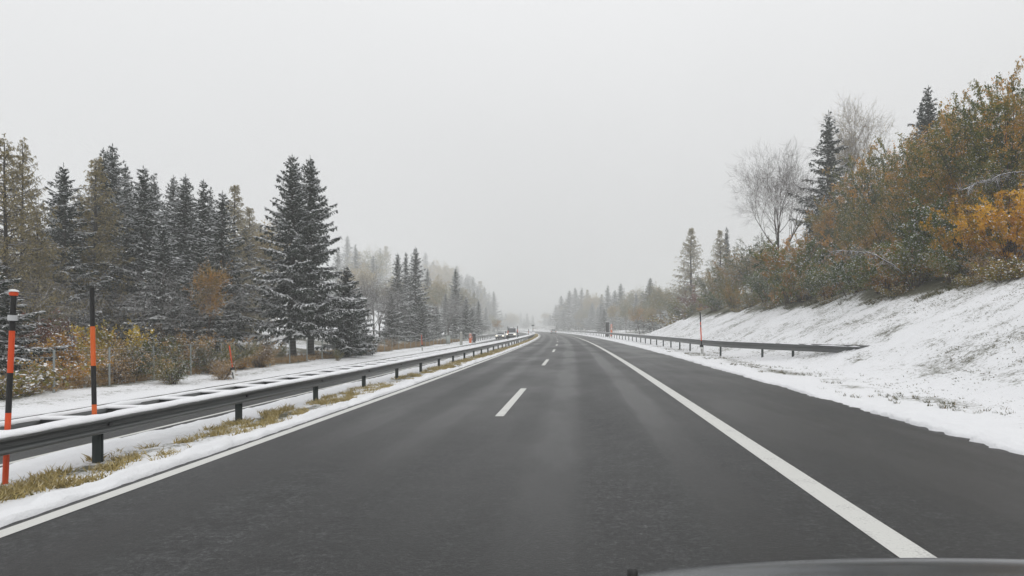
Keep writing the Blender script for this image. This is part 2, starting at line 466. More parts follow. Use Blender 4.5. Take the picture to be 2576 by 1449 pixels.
YB = np.concatenate([np.arange(-6, 40, .35), np.arange(40, 120, 1.2), np.arange(120, 330, 4)])
rail = thing('median_guardrail', 'long double sided steel guardrail with snow on top, along the median left of our lanes', 'guardrail')
obj('beam', Geo().loft(sweep(lambda y: wbeam(-5.86, .085, .345, .535, -1), YB)).mesh('front_beam', M['steel']), rail)
obj('beam', Geo().loft(sweep(lambda y: wbeam(-6.72, .07, .345, .535, 1), YB)).mesh('rear_beam', M['steel'], True), rail)
def cap_profile(xc, w, seed, zt=.537):
    def f(y):
        n = .5 + float(noise2(y * 1.7, seed, 31)) * .8 + float(noise2(y * 6, seed, 32)) * .55
        wob = float(noise2(y * 3.1, seed, 33)) * .03 + float(noise2(y * 9., seed, 34)) * .018
        hh = .028 + .026 * n
        ww = w * (.9 + .2 * n)
        return [(xc + ww * c + wob, zt + hh * s) for c, s in ((-.5, 0), (-.5, .5), (-.32, .92), (0, 1.05), (.3, .95), (.48, .55), (.52, .02), (.5, -.35), (.46, 0))]
    return f
YC = np.concatenate([np.arange(-6, 40, .12), np.arange(40, 120, .8), np.arange(120, 330, 4)])
obj('snow_cap', Geo().loft(sweep(cap_profile(-5.975, .22, 3.3), YC)).mesh('front_snow', M['cap'], True), rail)
obj('snow_cap', Geo().loft(sweep(cap_profile(-6.66, .1, 7.7), YC)).mesh('rear_snow', M['cap'], True), rail)
pm = Geo().box(-.05, .05, -.035, -.028, -.5, .5).box(-.05, .05, .028, .035, -.5, .5).box(-.05, -.043, -.028, .028, -.5, .5).mesh('rail_post', M['post'])
for k in range(-3, 60):
    y = 8.67 + 3.62 * k
    o = obj('post', pm, rail, (-6.08 + float(curve(y)), y, 0)); o.rotation_euler = (0, 0, R(7) - 0.)
bm_ = Geo().loft([[(.0 + d, .035 * math.cos(a), .022 * math.sin(a)) for a in np.linspace(0, 6.283, 8, endpoint=False)] for d in (-.03, .012)]).mesh('bolt', M['trim'])
for k in range(0, 40):
    y = 8.67 + 3.62 * k
    obj('bolt', bm_, rail, (-5.922 + float(curve(y)), y, .44))
sg = Geo().box(-.3, .3, -.03, .03, -.05, 0).mesh('spacer', M['steel'])
sn = Geo().loft([[(x, .05 * c, .045 * s + .001) for c, s in ((-1, 0), (-.85, .6), (-.3, 1), (.35, .95), (.9, .55), (1, 0))] for x in np.linspace(-.3, .3, 7)]).mesh('spacer_snow', M['cap'], True)
far = Geo()
for k in range(-4, 230):
    y = 8.45 + 1.2 * k
    x = -6.36 + float(curve(y))
    if k < 94:
        o = obj('spacer', sg, rail, (x, y, .525)); obj('snow', sn, o, (0, 0, .003))
    else:
        far.box(x - .3, x + .3, y - .05, y + .05, .48, .575)
tag(obj('far_spacer', far.mesh('far_spacers', M['cap']), rail), kind='stuff')

# right guard rail, flaring into the bank at its near end
def rail_path():
    P = [(11.5, 25.6), (10.95, 27.2), (10.6, 28.8), (10.1, 31.0), (9.5, 33.8), (8.85, 37.0), (8.4, 39.6), (8.22, 42.5), (8.2, 46)]
    P += [(8.2, y) for y in np.arange(50, 340, 4.)]
    return np.array(P)
RP = rail_path()
rrail = thing('roadside_guardrail', 'dark steel guardrail on the right whose end is buried in the snowy bank', 'guardrail')
def rsweep(off, yy):
    out = []
    T = np.gradient(RP, axis=0); T /= np.linalg.norm(T, axis=1)[:, None]
    for (x, y), (tx, ty) in zip(RP, T):
        nx_, ny_ = -ty, tx            # towards the road
        zb = .0 if y > 36 else (36 - y) * .008
        out.append([(x + nx_ * d + float(curve(y)), y + ny_ * d, z + zb) for d, z in off])
    return np.array(out)
wb = [(d * -1, z) for d, z in wbeam(0, .08, .6, .93, 1)]
obj('beam', Geo().loft(rsweep(wb, None)).mesh('roadside_beam', M['steel']), rrail)
T0 = RP
caps = Geo()
rngc = np.random.default_rng(5)
def rsnow(i0, i1):
    T = np.gradient(RP, axis=0); T /= np.linalg.norm(T, axis=1)[:, None]
    fy = np.arange(RP[i0, 1], RP[i1, 1], .35)
    xs = np.interp(fy, RP[:, 1], RP[:, 0])
    out = []
    for x, y in zip(xs, fy):
        hgt = .03 + .05 * max(0, float(noise2(y * 1.9, 4, 41)) + .25)
        if y < 40 and float(noise2(y * 2.6, 1, 42)) > .02: hgt = .004
        out.append([(x + .03 + c * .075 + float(curve(y)), y, .932 + hgt * s) for c, s in ((-1, 0), (-.8, .7), (0, 1), (.8, .8), (1, 0))])
    return np.array(out)
obj('snow_cap', Geo().loft(rsnow(0, len(RP) - 1)).mesh('roadside_snow', M['cap'], True), rrail)
rp = Geo().box(-.05, .05, -.035, .035, -.5, .88).mesh('roadside_post', M['post'])
ys = [31.7, 34.6] + [39.9 + 4.5 * k for k in range(0, 62)]
for y in ys:
    x = float(np.interp(y, RP[:, 1], RP[:, 0])) + .16 + float(curve(y))
    obj('post', rp, rrail, (x, y, -.03))

# short rail on the far side of the opposite carriageway
frail = thing('verge_guardrail', 'short distant guardrail on the far verge behind the oncoming car', 'guardrail')
Yf = np.arange(112, 215, 3.)
obj('beam', Geo().loft(sweep(lambda y: wbeam(-15.6, .07, .05, .35, -1), Yf)).mesh('verge_beam', M['steel'], True), frail)
obj('snow_cap', Geo().loft(sweep(cap_profile(-15.68, .12, 2.2, .352), Yf)).mesh('verge_snow', M['cap'], True), frail)
fp = Geo().box(-.06, .06, -.05, .05, -.5, .85).mesh('verge_post', M['post'])
for y in np.arange(113, 215, 4.):
    obj('post', fp, frail, (-15.75 + float(curve(y)), y, -.55))

# ------------------------------------------------------------------ wire fence on the left
fence = thing('wire_fence', 'wire mesh fence on thin grey steel posts in front of the left woods', 'fence')
FX = -17.6
fpm = Geo().tube([(0, 0, -.3), (0, 0, 1.45)], .035, 8).mesh('fence_post', M['fence'])
FYs = [17.5 + 2.75 * k for k in range(0, 90)]
rf = random.Random(4)
for y in FYs:
    o = obj('post', fpm, fence, (FX + float(curve(y)), y, gz(FX + float(curve(y)), y)))
    o.rotation_euler = (R(rf.uniform(-1.2, 1.2)), R(rf.uniform(-1.5, 1.5)), 0)
wr = Geo()
Yw = np.arange(8, 265, 2.75)
for hgt in (.12, .3, .48, .66, .84, 1.02, 1.2, 1.4):
    pts = np.array([(FX + float(curve(y)), y, float(ground_z(FX, y)) + hgt + float(noise2(y * .4, hgt * 9, 51)) * .04) for y in Yw])
    wr.prisms(pts[:-1], pts[1:], .006 if hgt > 1.3 else .0035, .006 if hgt > 1.3 else .0035, 4)
obj('wire_mesh', wr.mesh('fence_wire', M['fence']), fence)
yb = FYs[13]
xb = FX + float(curve(yb))
obj('brace', Geo().tube([(xb + .05, yb - .1, gz(xb, yb) + 1.2), (xb + .6, yb - .9, gz(xb, yb) - .1)], .025, 6).mesh('fence_brace', M['fence']), fence)

# ------------------------------------------------------------------ snow poles, delineators, boxes
def banded(g, bands, r, x=0., y=0., k=12):
    """bands: [(z0, z1, material index)] stacked end to end"""
    for z0, z1, mi in bands:
        g.tube([(x, y, z0), (x, y, (z0 + z1) / 2), (x, y, z1)], r, k, mi)
    return g
PM = [M['black'], M['orange'], M['red'], M['white'], M['reflector']]
def lean(o, ax, ay): o.rotation_euler = (R(ax), R(ay), 0); return o
o = obj('snow_pole', banded(Geo(), [(-.1, .73, 1), (.73, 1.225, 0), (1.225, 1.73, 1), (1.73, 2.23, 0)], .028).mesh('snow_pole_orange', PM, True), None, (at(240, 8.75), 8.75, -.05))
lean(o, 0, -1.2); tag(o, 'black and orange snow pole standing in the median guardrail, plain black at the top', 'snow pole', 'snow poles in the median')
o = thing('snow_pole', 'thicker red and black snow pole with white band and red cap, at the left edge', 'snow pole', (at(13, 7.4), 7.4, -.02), 0, 'snow poles in the median')
lean(o, 0, 2.6)
obj('pole', banded(Geo(), [(-.1, .76, 2), (.76, 1.195, 0), (1.195, 1.65, 2), (1.65, 2.03, 0)], .028).mesh('pole_red', PM, True), o)
obj('reflector', banded(Geo(), [(1.76, 1.82, 4)], .045).mesh('pole_reflector', PM, True), o)
obj('cap', Geo().tube([(0, 0, 2.03), (0, 0, 2.055), (0, 0, 2.075)], [.034, .046, .03], 12, 2).tube([(0, 0, 2.0755), (0, 0, 2.09), (0, 0, 2.1)], [.05, .04, .012], 12, 3).mesh('pole_cap', PM, True), o)
for px, py, Y, lab in ((1279, 821.5, 68, 'thin black and orange snow pole on the median seen against the white truck'),
                       (1304.5, 820.5, 83, 'thin black and red snow pole on the median just right of the white truck'),
                       (1332, 827, 118, 'faint snow pole on the median between the truck and the sign post'),
                       (1346, 824, 205, 'faint snow pole on the median close behind the small sign post')):
    ht = top_z(py, Y)
    o = obj('snow_pole', banded(Geo(), [(-.1, .5, 0), (.5, ht - .75, 0), (ht - .75, ht - .4, 1 + (Y == 83)), (ht - .4, ht, 0)], .038).mesh('snow_pole_far', PM, True), None, (-6.3 + float(curve(Y)), Y, 0))
    tag(o, lab, 'snow pole', 'snow poles in the median')
def delineator(name, label, x, y, z, hpost, ptop, bands, s=1., lx=0., ly=0.):
    o = thing(name, label, 'delineator', (x, y, z), 0, 'delineator posts beside the road')
    lean(o, lx, ly)
    g = Geo()
    rings = []
    for zz, w in ((-.2, .06), (hpost * .98, .058), (hpost, .045)):
        rings.append([(w * s * c, .045 * s * t, zz) for c, t in ((-1, -.7), (-.7, -1), (.7, -1), (1, -.7), (1, .7), (.7, 1), (-.7, 1), (-1, .7))])
    obj('post', g.loft(rings).mesh('delineator_post', M['white']), o)
    obj('collar', Geo().loft([[(.075 * s * c, .06 * s * t, zz) for c, t in ((-1, -1), (1, -1), (1, 1), (-1, 1))] for zz in (hpost + .002, hpost + .12)]).mesh('delineator_collar', M['black']), o)
    obj('reflector', Geo().box(-.022, .022, -.056 * s, -.0455 * s, hpost - .38, hpost - .1).mesh('delineator_reflector', M['black']), o)
    obj('marker_pole', banded(Geo(), [(hpost + .122 if i == 0 else a, b_, mi) for i, (a, b_, mi) in enumerate(bands)], .027 * s).mesh('marker_pole', PM, True), o)
    return o
delineator('delineator_post', 'white delineator with tall black and red snow pole in front of the right guardrail', at(1766, 38.4), 38.4, .0, .62, 2.55,
           [(.74, .98, 0), (.98, 1.75, 2), (1.75, 1.85, 0), (1.85, 2.02, 2), (2.02, 2.58, 0)], 1.25, 0, -2.3)
delineator('delineator_post', 'white delineator with leaning red pole on the left verge before the brown bushes', at(589, 29.9), 29.9, gz(at(589, 29.9), 29.9) + .02, .42, 1.5,
           [(.54, 1.5, 2)], 1.0, 0, -8)
delineator('delineator_post', 'white delineator with red pole on the left verge beyond the twin spruces', at(1063, 68), 68, gz(at(1063, 68), 68), .5, 1.6, [(.62, 1.65, 2)], 1.3, 0, -4)
delineator('delineator_post', 'small distant red pole on the left verge beside the orange call pillar', at(1188, 104), 104, gz(at(1188, 104), 104), .5, 1.3, [(.62, 1.2, 2)], 1.3, 0, 0)

def pillar(name, label, cat, x, y, h, r, mats, kind):
    z = gz(x, y)
    o = thing(name, label, cat, (x, y, z))
    prof = [(-.2, 1), (h * .6, 1), (h * .93, .98), (h, .8)]
    g = Geo().loft([[(r * w * math.cos(a), r * .8 * w * math.sin(a), zz) for a in np.linspace(0, 2 * math.pi, 14, endpoint=False)] for zz, w in prof])
    obj('body', g.mesh(name, mats, True), o)
    obj('snow_cap', Geo().loft([[(r * w * math.cos(a), r * .8 * w * math.sin(a), zz) for a in np.linspace(0, 2 * math.pi, 12, endpoint=False)] for zz, w in ((h + .002, .8), (h + .06, .7), (h + .1, .3))]).mesh('pillar_snow', M['cap'], True), o)
    if kind == 'call':
        obj('call_panel', Geo().box(-.11, .11, -r * .8 - .03, -r * .8 + .06, h * .55, h * .75).mesh('call_panel', M['white']), o)
        obj('collar', Geo().box(-r * 1.08, r * 1.08, -r * .9, r * .9, h * .83, h * .9).mesh('call_collar', M['white']), o)
    return o
pillar('emergency_call_pillar', 'orange emergency call pillar on the left verge beside a dark pillar', 'call pillar', at(1183, 108), 108, 1.45, .2, M['orange'], 'call')
pillar('marker_pillar', 'dark rounded pillar with snow on top right of the orange call pillar', 'pillar', at(1192.5, 110), 110, 1.5, .24, M['black'], '')
pillar('marker_pillar', 'mottled pale grey concrete pillar on the left verge near the grey cabinet', 'pillar', at(1160, 94), 94, 1.75, .2, M['concrete'], '')
pillar('emergency_call_pillar', 'orange and white call pillar behind the right guardrail', 'call pillar', at(1538, 142), 142, 2.5, .2, M['orange'], 'call')
pillar('marker_pillar', 'thick black pillar with snow on top behind the right guardrail', 'pillar', at(1528, 138), 138, 2.95, .33, M['black'], '')
x, y = at(1127, 96), 96
o = thing('switch_cabinet', 'pale grey utility cabinet standing by the wire fence on the left verge', 'cabinet', (x, y, gz(x, y)))
obj('body', Geo().box(-.3, .3, -.18, .18, .1, 1.2).mesh('cabinet_body', M['cabinet']), o)
obj('door', Geo().box(-.27, .27, -.196, -.182, .16, 1.12).mesh('cabinet_door', M['cabinet']), o)
obj('roof', Geo().loft([[(-.34, -.22, zz), (.34, -.22, zz), (.34, .22, zz), (-.34, .22, zz)] for zz in (1.202, 1.25)]).mesh('cabinet_roof', M['cabinet']), o)
obj('plinth', Geo().box(-.28, .28, -.16, .16, -.2, .098).mesh('cabinet_plinth', M['concrete']), o)
Y = 215
o = thing('sign_post', 'small dark sign board on a thin post in the far median', 'sign', (-6.3 + float(curve(Y)), Y, -.05))
obj('post', Geo().tube([(0, 0, -.2), (0, 0, 2.75)], .06, 8).mesh('sign_post', M['post']), o)
obj('board', Geo().box(-.42, .42, -.09, -.062, 2.55, 2.95).mesh('sign_board', M['post']), o)

# ------------------------------------------------------------------ vehicles
def ringbox(sections, k=None):
    return np.array(sections, float)
def car(name, label, cat, x, y, z, rz, W, Ln, prof, mats, wheel_r, axles, front_lit=True, truck=False):
    """prof: side outline of the lower body; faces -y (towards the viewer) when rz = 0"""
    o = thing(name, label, cat, (x, y, z), rz)
    body, paintm = Geo(), mats
    lower, cabin = prof
    def prism(poly, w0, w1, g, zmid):
        poly = np.array(poly, float)
        rings = []
        for sx, ww in ((-1, .94), (-1, 1.), (1, 1.), (1, .94)):
            pass
        n = len(poly)
        xs = []
        for f, t in ((-1., .93), (-.96, 1.), (.96, 1.), (1., .93)):
            c = poly.mean(0)
            ring = []
            for yy, zz in poly:
                wf = w0 + (w1 - w0) * max(0, min(1, (zz - zmid[0]) / (zmid[1] - zmid[0])))
                ring.append((f * wf / 2, c[0] + (yy - c[0]) * t, c[1] + (zz - c[1]) * t))
            rings.append(ring)
        g.loft(rings)
    prism(lower, W, W * .97, body, (min(p[1] for p in lower), max(p[1] for p in lower)))
    obj('body', body.mesh('car_body', paintm), o)
    cab = Geo(); zs = [p[1] for p in cabin]
    prism(cabin, W * .93, W * .74 if not truck else W * .84, cab, (min(zs), max(zs)))
    obj('cabin', cab.mesh('car_cabin', paintm), o)
    def quadplate(name, pts, mat, off):
        p = np.array(pts, float)
        n = np.cross(p[1] - p[0], p[3] - p[0]); n /= np.linalg.norm(n)
        g = Geo().loft([p + n * off, p + n * (off + .014)])
        return obj(name, g.mesh(name, mat), o)
    c0, c1, c2, c3 = cabin[0], cabin[1], cabin[2], cabin[3]
    def lerp(a, b_, t): return (a[0] + (b_[0] - a[0]) * t, a[1] + (b_[1] - a[1]) * t)
    a, b_ = lerp(c0, c1, .1), lerp(c0, c1, .9)
    wl, wh = W * .93 * .44, W * (.74 if not truck else .84) * .46
    quadplate('windshield', [(-wl, a[0], a[1]), (wl, a[0], a[1]), (wh, b_[0], b_[1]), (-wh, b_[0], b_[1])], M['glass'], .012)
    a2, b2 = lerp(c3, c2, .12), lerp(c3, c2, .9)
    quadplate('rear_window', [(wl, a2[0], a2[1]), (-wl, a2[0], a2[1]), (-wh, b2[0], b2[1]), (wh, b2[0], b2[1])], M['glass'], .012)
    fy = min(p[0] for p in lower); ry = max(p[0] for p in lower)
    zl = max(p[1] for p in lower)
    zlamp = zl * .72
    for s in (-1, 1):
        obj('headlight', Geo().loft([[(s * W * .37 + .17 * c, fy - d, zlamp + .09 * t) for c, t in ((-1, -.6), (-.6, -1), (.6, -1), (1, -.5), (1, .6), (.5, 1), (-.6, 1), (-1, .5))] for d in (-.1, .03)]).mesh('headlight', M['lamp'] if front_lit else M['reflector']), o)
        obj('tail_light', Geo().box(s * W * .4 - .12, s * W * .4 + .12, ry - .06, ry + .02, zlamp - .05, zlamp + .2).mesh('tail_light', M['tail']), o)
        obj('mirror', Geo().loft([[(s * (W / 2 + .12) + .1 * c * (1.0 if not truck else 1.2), c0[0] + .25 + d, c0[1] + .12 + .09 * t * (1 if not truck else 2.2)) for c, t in ((-1, -1), (1, -1), (1, 1), (-1, 1))] for d in (-.06, .06)]).mesh('mirror', paintm if not truck else M['trim']), o)
    obj('bumper', Geo().loft([[(W * .49 * c, fy - d, zl * (.18 + .26 * t)) for c, t in ((-1, .1), (-.9, 0), (.9, 0), (1, .1), (1, 1), (-1, 1))] for d in (-.05, .05)]).mesh('bumper', M['trim']), o)
    obj('grille', Geo().box(-W * .24, W * .24, fy - .025, fy + .05, zl * .6, zl * .8).mesh('grille', M['trim']), o)
    for yy in axles:
        for s in (-1, 1):
            w_ = obj('wheel', Geo().tube([(s * W * .5 - .2 * (s > 0) + .0, yy, wheel_r), (s * W * .5 + .2 * (s < 0), yy, wheel_r)], wheel_r, 16).mesh('tyre', M['tyre']), o)
            obj('rim', Geo().tube([(s * (W * .5 + .002), yy, wheel_r), (s * (W * .5 + .012), yy, wheel_r)], wheel_r * .6, 12).mesh('rim', M['rim']), w_)
    return o
SUV = ([(-2.1, .35), (-2.15, .7), (-2.0, .88), (-1.1, 1.0), (1.9, 1.02), (2.1, .85), (2.1, .35)],
       [(-1.15, .99), (-.45, 1.44), (1.45, 1.44), (2.0, 1.0)])
Y = 142; x = at(1261, Y)
car('white_car', 'oncoming white car with lit headlights beside the white truck', 'car', x, Y, float(opp_z(x - float(curve(Y)))), R(-2), 1.8, 4.2, SUV, M['carwhite'], .32, (-1.3, 1.3))
VAN = ([(-2.6, .35), (-2.65, .95), (-2.5, 1.12), (-1.75, 1.22), (-.3, 1.25), (-.2, .35)],
       [(-1.9, 1.21), (-1.3, 2.2), (-.45, 2.24), (-.3, 1.22)])
Y = 137; x = at(1289.5, Y)
tr = car('flatbed_truck', 'oncoming white small truck with lit headlights, roof beacons and dark bumper', 'truck', x, Y, float(opp_z(x - float(curve(Y)))), R(-2), 2.0, 5.6, VAN, M['carwhite'], .36, (-1.8, 1.9), truck=True)
obj('flatbed', Geo().box(-1.05, 1.05, -.15, 3.0, .85, .95).box(-1.05, 1.05, 2.94, 3.0, .952, 1.35).box(-1.05, -1.0, -.15, 2.938, .952, 1.35).box(1.0, 1.05, -.15, 2.938, .952, 1.35).mesh('flatbed', M['carsilver']), tr)
obj('lower_apron', Geo().box(-.96, .96, -2.72, -2.655, .28, .66).mesh('apron', M['trim']), tr)
for s in (-.5, .35):
    obj('roof_beacon', Geo().tube([(s, -.9, 2.235), (s, -.9, 2.32), (s, -.9, 2.36)], [.13, .12, .04], 10).mesh('beacon', M['beacon'], True), tr)
Y = 222; x = .45 + float(curve(Y))
car('silver_car', 'distant pale car driving ahead of us into the haze', 'car', x, Y, .0, R(180 + 4), 1.8, 4.2, SUV, M['carwhite'], .32, (-1.3, 1.3), front_lit=False)

# our own bonnet at the bottom of the picture
def bonnet():
    xs = np.linspace(-.25, 1.85, 60); ys_ = np.linspace(.95, 2.15, 40)
    XX, YY = np.meshgrid(xs, ys_)
    Z = 1.148 - .062 * (XX - .8) ** 2 - .05 * np.abs(XX - .8) ** 4 - np.clip(YY - 1.42, 0, None) ** 2 * 1.1 + np.clip(1.42 - YY, 0, None) * .02
    Z += .007 * np.exp(-((YY - 1.36 - .12 * (XX - .8) ** 2) / .02) ** 2)
    V = np.stack([XX, YY, Z], -1).reshape(-1, 3)
    i = np.arange(39)[:, None] * 60; j = np.arange(59)[None]
    F = np.stack([i + j, i + j + 1, i + 61 + j, i + 60 + j], -1).reshape(-1, 4)
    g = Geo().add(V, F)
    V2 = V.copy(); V2[:, 2] -= .03
    g.add(V2, F[:, ::-1])
    o = thing('car', 'grey bonnet of the car we ride in, along the bottom edge', 'car', (0, 0, 0))
    obj('bonnet', g.mesh('bonnet', M['carblue'], True), o)
    obj('washer_jet', Geo().loft([[(.122 + .012 * c, 1.48 + .014 * s, 1.105 + zz) for c, s in [(math.cos(a), math.sin(a)) for a in np.linspace(0, 2 * math.pi, 10, endpoint=False)]] for zz in (0, .022)] + [[(.122 + .006 * c, 1.48 + .007 * s, 1.131) for c, s in [(math.cos(a), math.sin(a)) for a in np.linspace(0, 2 * math.pi, 10, endpoint=False)]]]).mesh('washer_jet', M['black'], True), o)
bonnet()

exec_trees = True
# ------------------------------------------------------------------ trees
def unit(v): return v / (np.linalg.norm(v, axis=-1, keepdims=True) + 1e-9)

def trunk_geo(h, r, rng, bend=.01, top=.97):
    z = np.linspace(-.4, h * top, 12)
    px = np.cumsum(rng.normal(0, bend, 12)) * h * .1
    py = np.cumsum(rng.normal(0, bend, 12)) * h * .1
    px -= px[0]; py -= py[0]
    rad = r * (1 - np.clip(z, 0, None) / h) ** .85 + .012
    rad[0] *= 1.35
    return np.stack([px, py, z], -1), rad

def spruce(h, r, seed, base=.1, dens=1., droop=.3, gap=.0, shape=.92, snow=1.):
    rng = np.random.default_rng(seed)
    tp, tr_ = trunk_geo(h, h * .016, rng)
    tg = Geo().tube(tp, tr_, 9, 0, .4)
    cg = Geo()
    z = h * base
    B = {0: [[], [], [], []], 2: [[], [], [], []]}
    b0, b1, br0, br1 = [], [], [], []
    UP = np.array([0, 0, 1.])
    def leaf(m_, c, u, v, t):
        for l_, x in zip(B[m_], (c, u, v, t)): l_.append(x)
    while z < h * .99:
        t = (z / h - base) / (1 - base)
        nb = max(4, int(rng.integers(6, 9) - 3 * t))
        az0 = rng.uniform(0, 6.28)
        lump = rng.uniform(.8, 1.06)
        for k in range(nb):
            if rng.random() < gap + .06: continue
            az = az0 + k * 6.283 / nb + rng.normal(0, .25)
            Lb = r * (1 - t) ** shape * rng.uniform(.6, 1.18) * lump * (.8 + .2 * min(1, t * 7)) + .07
            a = -droop * (1 - t) * rng.uniform(.6, 1.3) + .85 * t ** 1.8 + rng.normal(0, .08)
            bb = .32 * (1 - t) * rng.uniform(.3, 1.3)
            rad = np.array([math.cos(az), math.sin(az), 0]); tan = np.array([-rad[1], rad[0], 0])
            zz = z + rng.normal(0, .07)
            org = np.array([np.interp(zz, tp[:, 2], tp[:, 0]), np.interp(zz, tp[:, 2], tp[:, 1]), zz])
            S = np.linspace(0, 1, 5)
            pts = org + rad * (Lb * S)[:, None] + UP * (Lb * (a * S + bb * S ** 2))[:, None]
            b0.append(pts[:-1]); b1.append(pts[1:]); rr = .01 + .011 * Lb * (1 - S); br0.append(rr[:-1]); br1.append(rr[1:])
            nt_ = int((Lb / .075 + 4) * dens)
            s = rng.uniform(.06, 1., nt_) ** .85
            side = rng.choice([-1., 1.], nt_)
            beta = rng.uniform(.35, 1.1, nt_) * (1 - .4 * (s > .9))
            p = org + rad * (Lb * s)[:, None]; p[:, 2] += Lb * (a * s + bb * s ** 2)
            tl = np.minimum(.1 + .4 * Lb * np.clip(1 - s, .0, 1) ** .8 * rng.uniform(.5, 1.15, nt_), .85)
            dr = rad * np.cos(beta)[:, None] + tan * (side * np.sin(beta))[:, None]
            dr[:, 2] += (a + 2 * bb * s) * .75 - .06
            dr = unit(dr)
            ng = np.maximum(1, np.ceil(tl / .17)).astype(int)
            i_ = np.repeat(np.arange(nt_), ng)
            f = (np.concatenate([np.arange(q) for q in ng]) + rng.uniform(.2, .9, len(i_))) / ng[i_]
            m_ = len(i_)
            c = p[i_] + dr[i_] * (tl[i_] * f)[:, None]; c[:, 2] -= tl[i_] * .32 * f ** 2 + rng.uniform(0, .04, m_)
            d2 = unit(dr[i_] + rng.normal(0, .22, (m_, 3)) - UP * (.5 * f * tl[i_])[:, None])
            perp = unit(np.cross(d2, UP)); tilt = rng.normal(0, .5, m_)
            vv = perp * np.cos(tilt)[:, None] + UP * np.sin(tilt)[:, None]
            ln = rng.uniform(.08, .15, m_) * (.8 + .2 * min(1, Lb)); w_ = rng.uniform(.03, .055, m_)
            leaf(0, c, d2 * ln[:, None], vv * w_[:, None], np.clip(rng.normal(.42, .2, m_) + .3 * (f - .5), 0, 1))
            # snow lying on the upper side of the sprays
            load = rng.choice([.35, .8, 1.4, 1.8]) * snow * (.6 + .4 * (1 - t))
            ks = rng.random(m_) < load * (.2 + .8 * s[i_]) * (.55 + .5 * (1 - f))
            q = int(ks.sum())
            if q:
                cs = c[ks]; cs[:, 2] += rng.uniform(.03, .07, q)
                leaf(2, cs, d2[ks] * rng.uniform(.08, .17, q)[:, None], unit(perp[ks] + UP * rng.normal(0, .8, q)[:, None]) * rng.uniform(.035, .075, q)[:, None], np.full(q, .5))
            # hanging side shoots
            kh = rng.random(m_) < .62
            q = int(kh.sum())
            if q:
                dn = unit(np.stack([rng.normal(0, .3, q), rng.normal(0, .3, q), -np.ones(q)], -1) + d2[kh] * .4)
                l2 = rng.uniform(.07, .17, q) * (1.2 - .6 * t)
                leaf(0, c[kh] + dn * l2[:, None] * .85, dn * l2[:, None], unit(np.cross(dn, rng.normal(0, 1, (q, 3)))) * rng.uniform(.025, .05, q)[:, None], np.clip(rng.normal(.25, .17, q), 0, 1))
        z += .47 * (1 - .55 * t) * rng.uniform(.7, 1.3) * (h / 14) ** .5
    # filler needle sprays round the trunk, tinted darker to make a dark core
    n = int(1500 * dens)
    tt = rng.uniform(0, .93, n); zz = h * (base + (1 - base) * tt); aa = rng.uniform(0, 6.283, n); q = r * (1 - tt) * rng.uniform(.02, .42, n)
    d2 = unit(np.stack([np.cos(aa), np.sin(aa), rng.normal(-.2, .4, n)], -1))
    leaf(0, np.stack([np.cos(aa) * q, np.sin(aa) * q, zz], -1), d2 * rng.uniform(.1, .24, n)[:, None], unit(np.cross(d2, rng.normal(0, 1, (n, 3)))) * rng.uniform(.04, .09, n)[:, None], rng.uniform(0, .35, n))
    # leader
    n = 16
    f = rng.uniform(0, 1, n); zz = h * (.965 + .045 * f)
    dn = unit(np.stack([rng.normal(0, .55, n) * (1 - f), rng.normal(0, .55, n) * (1 - f), rng.uniform(.6, 1.2, n)], -1))
    leaf(0, np.stack([np.full(n, tp[-1, 0]), np.full(n, tp[-1, 1]), zz], -1) + dn * .05, dn * .1, unit(np.cross(dn, rng.normal(0, 1, (n, 3)))) * .02, np.full(n, .5))
    cg.prisms(np.concatenate(b0), np.concatenate(b1), np.concatenate(br0), np.concatenate(br1), 3, 1, .3)
    for m_ in B: cg.rhomb(*[np.concatenate(x) for x in B[m_][:3]], m_, np.concatenate(B[m_][3]))
    return tg, cg

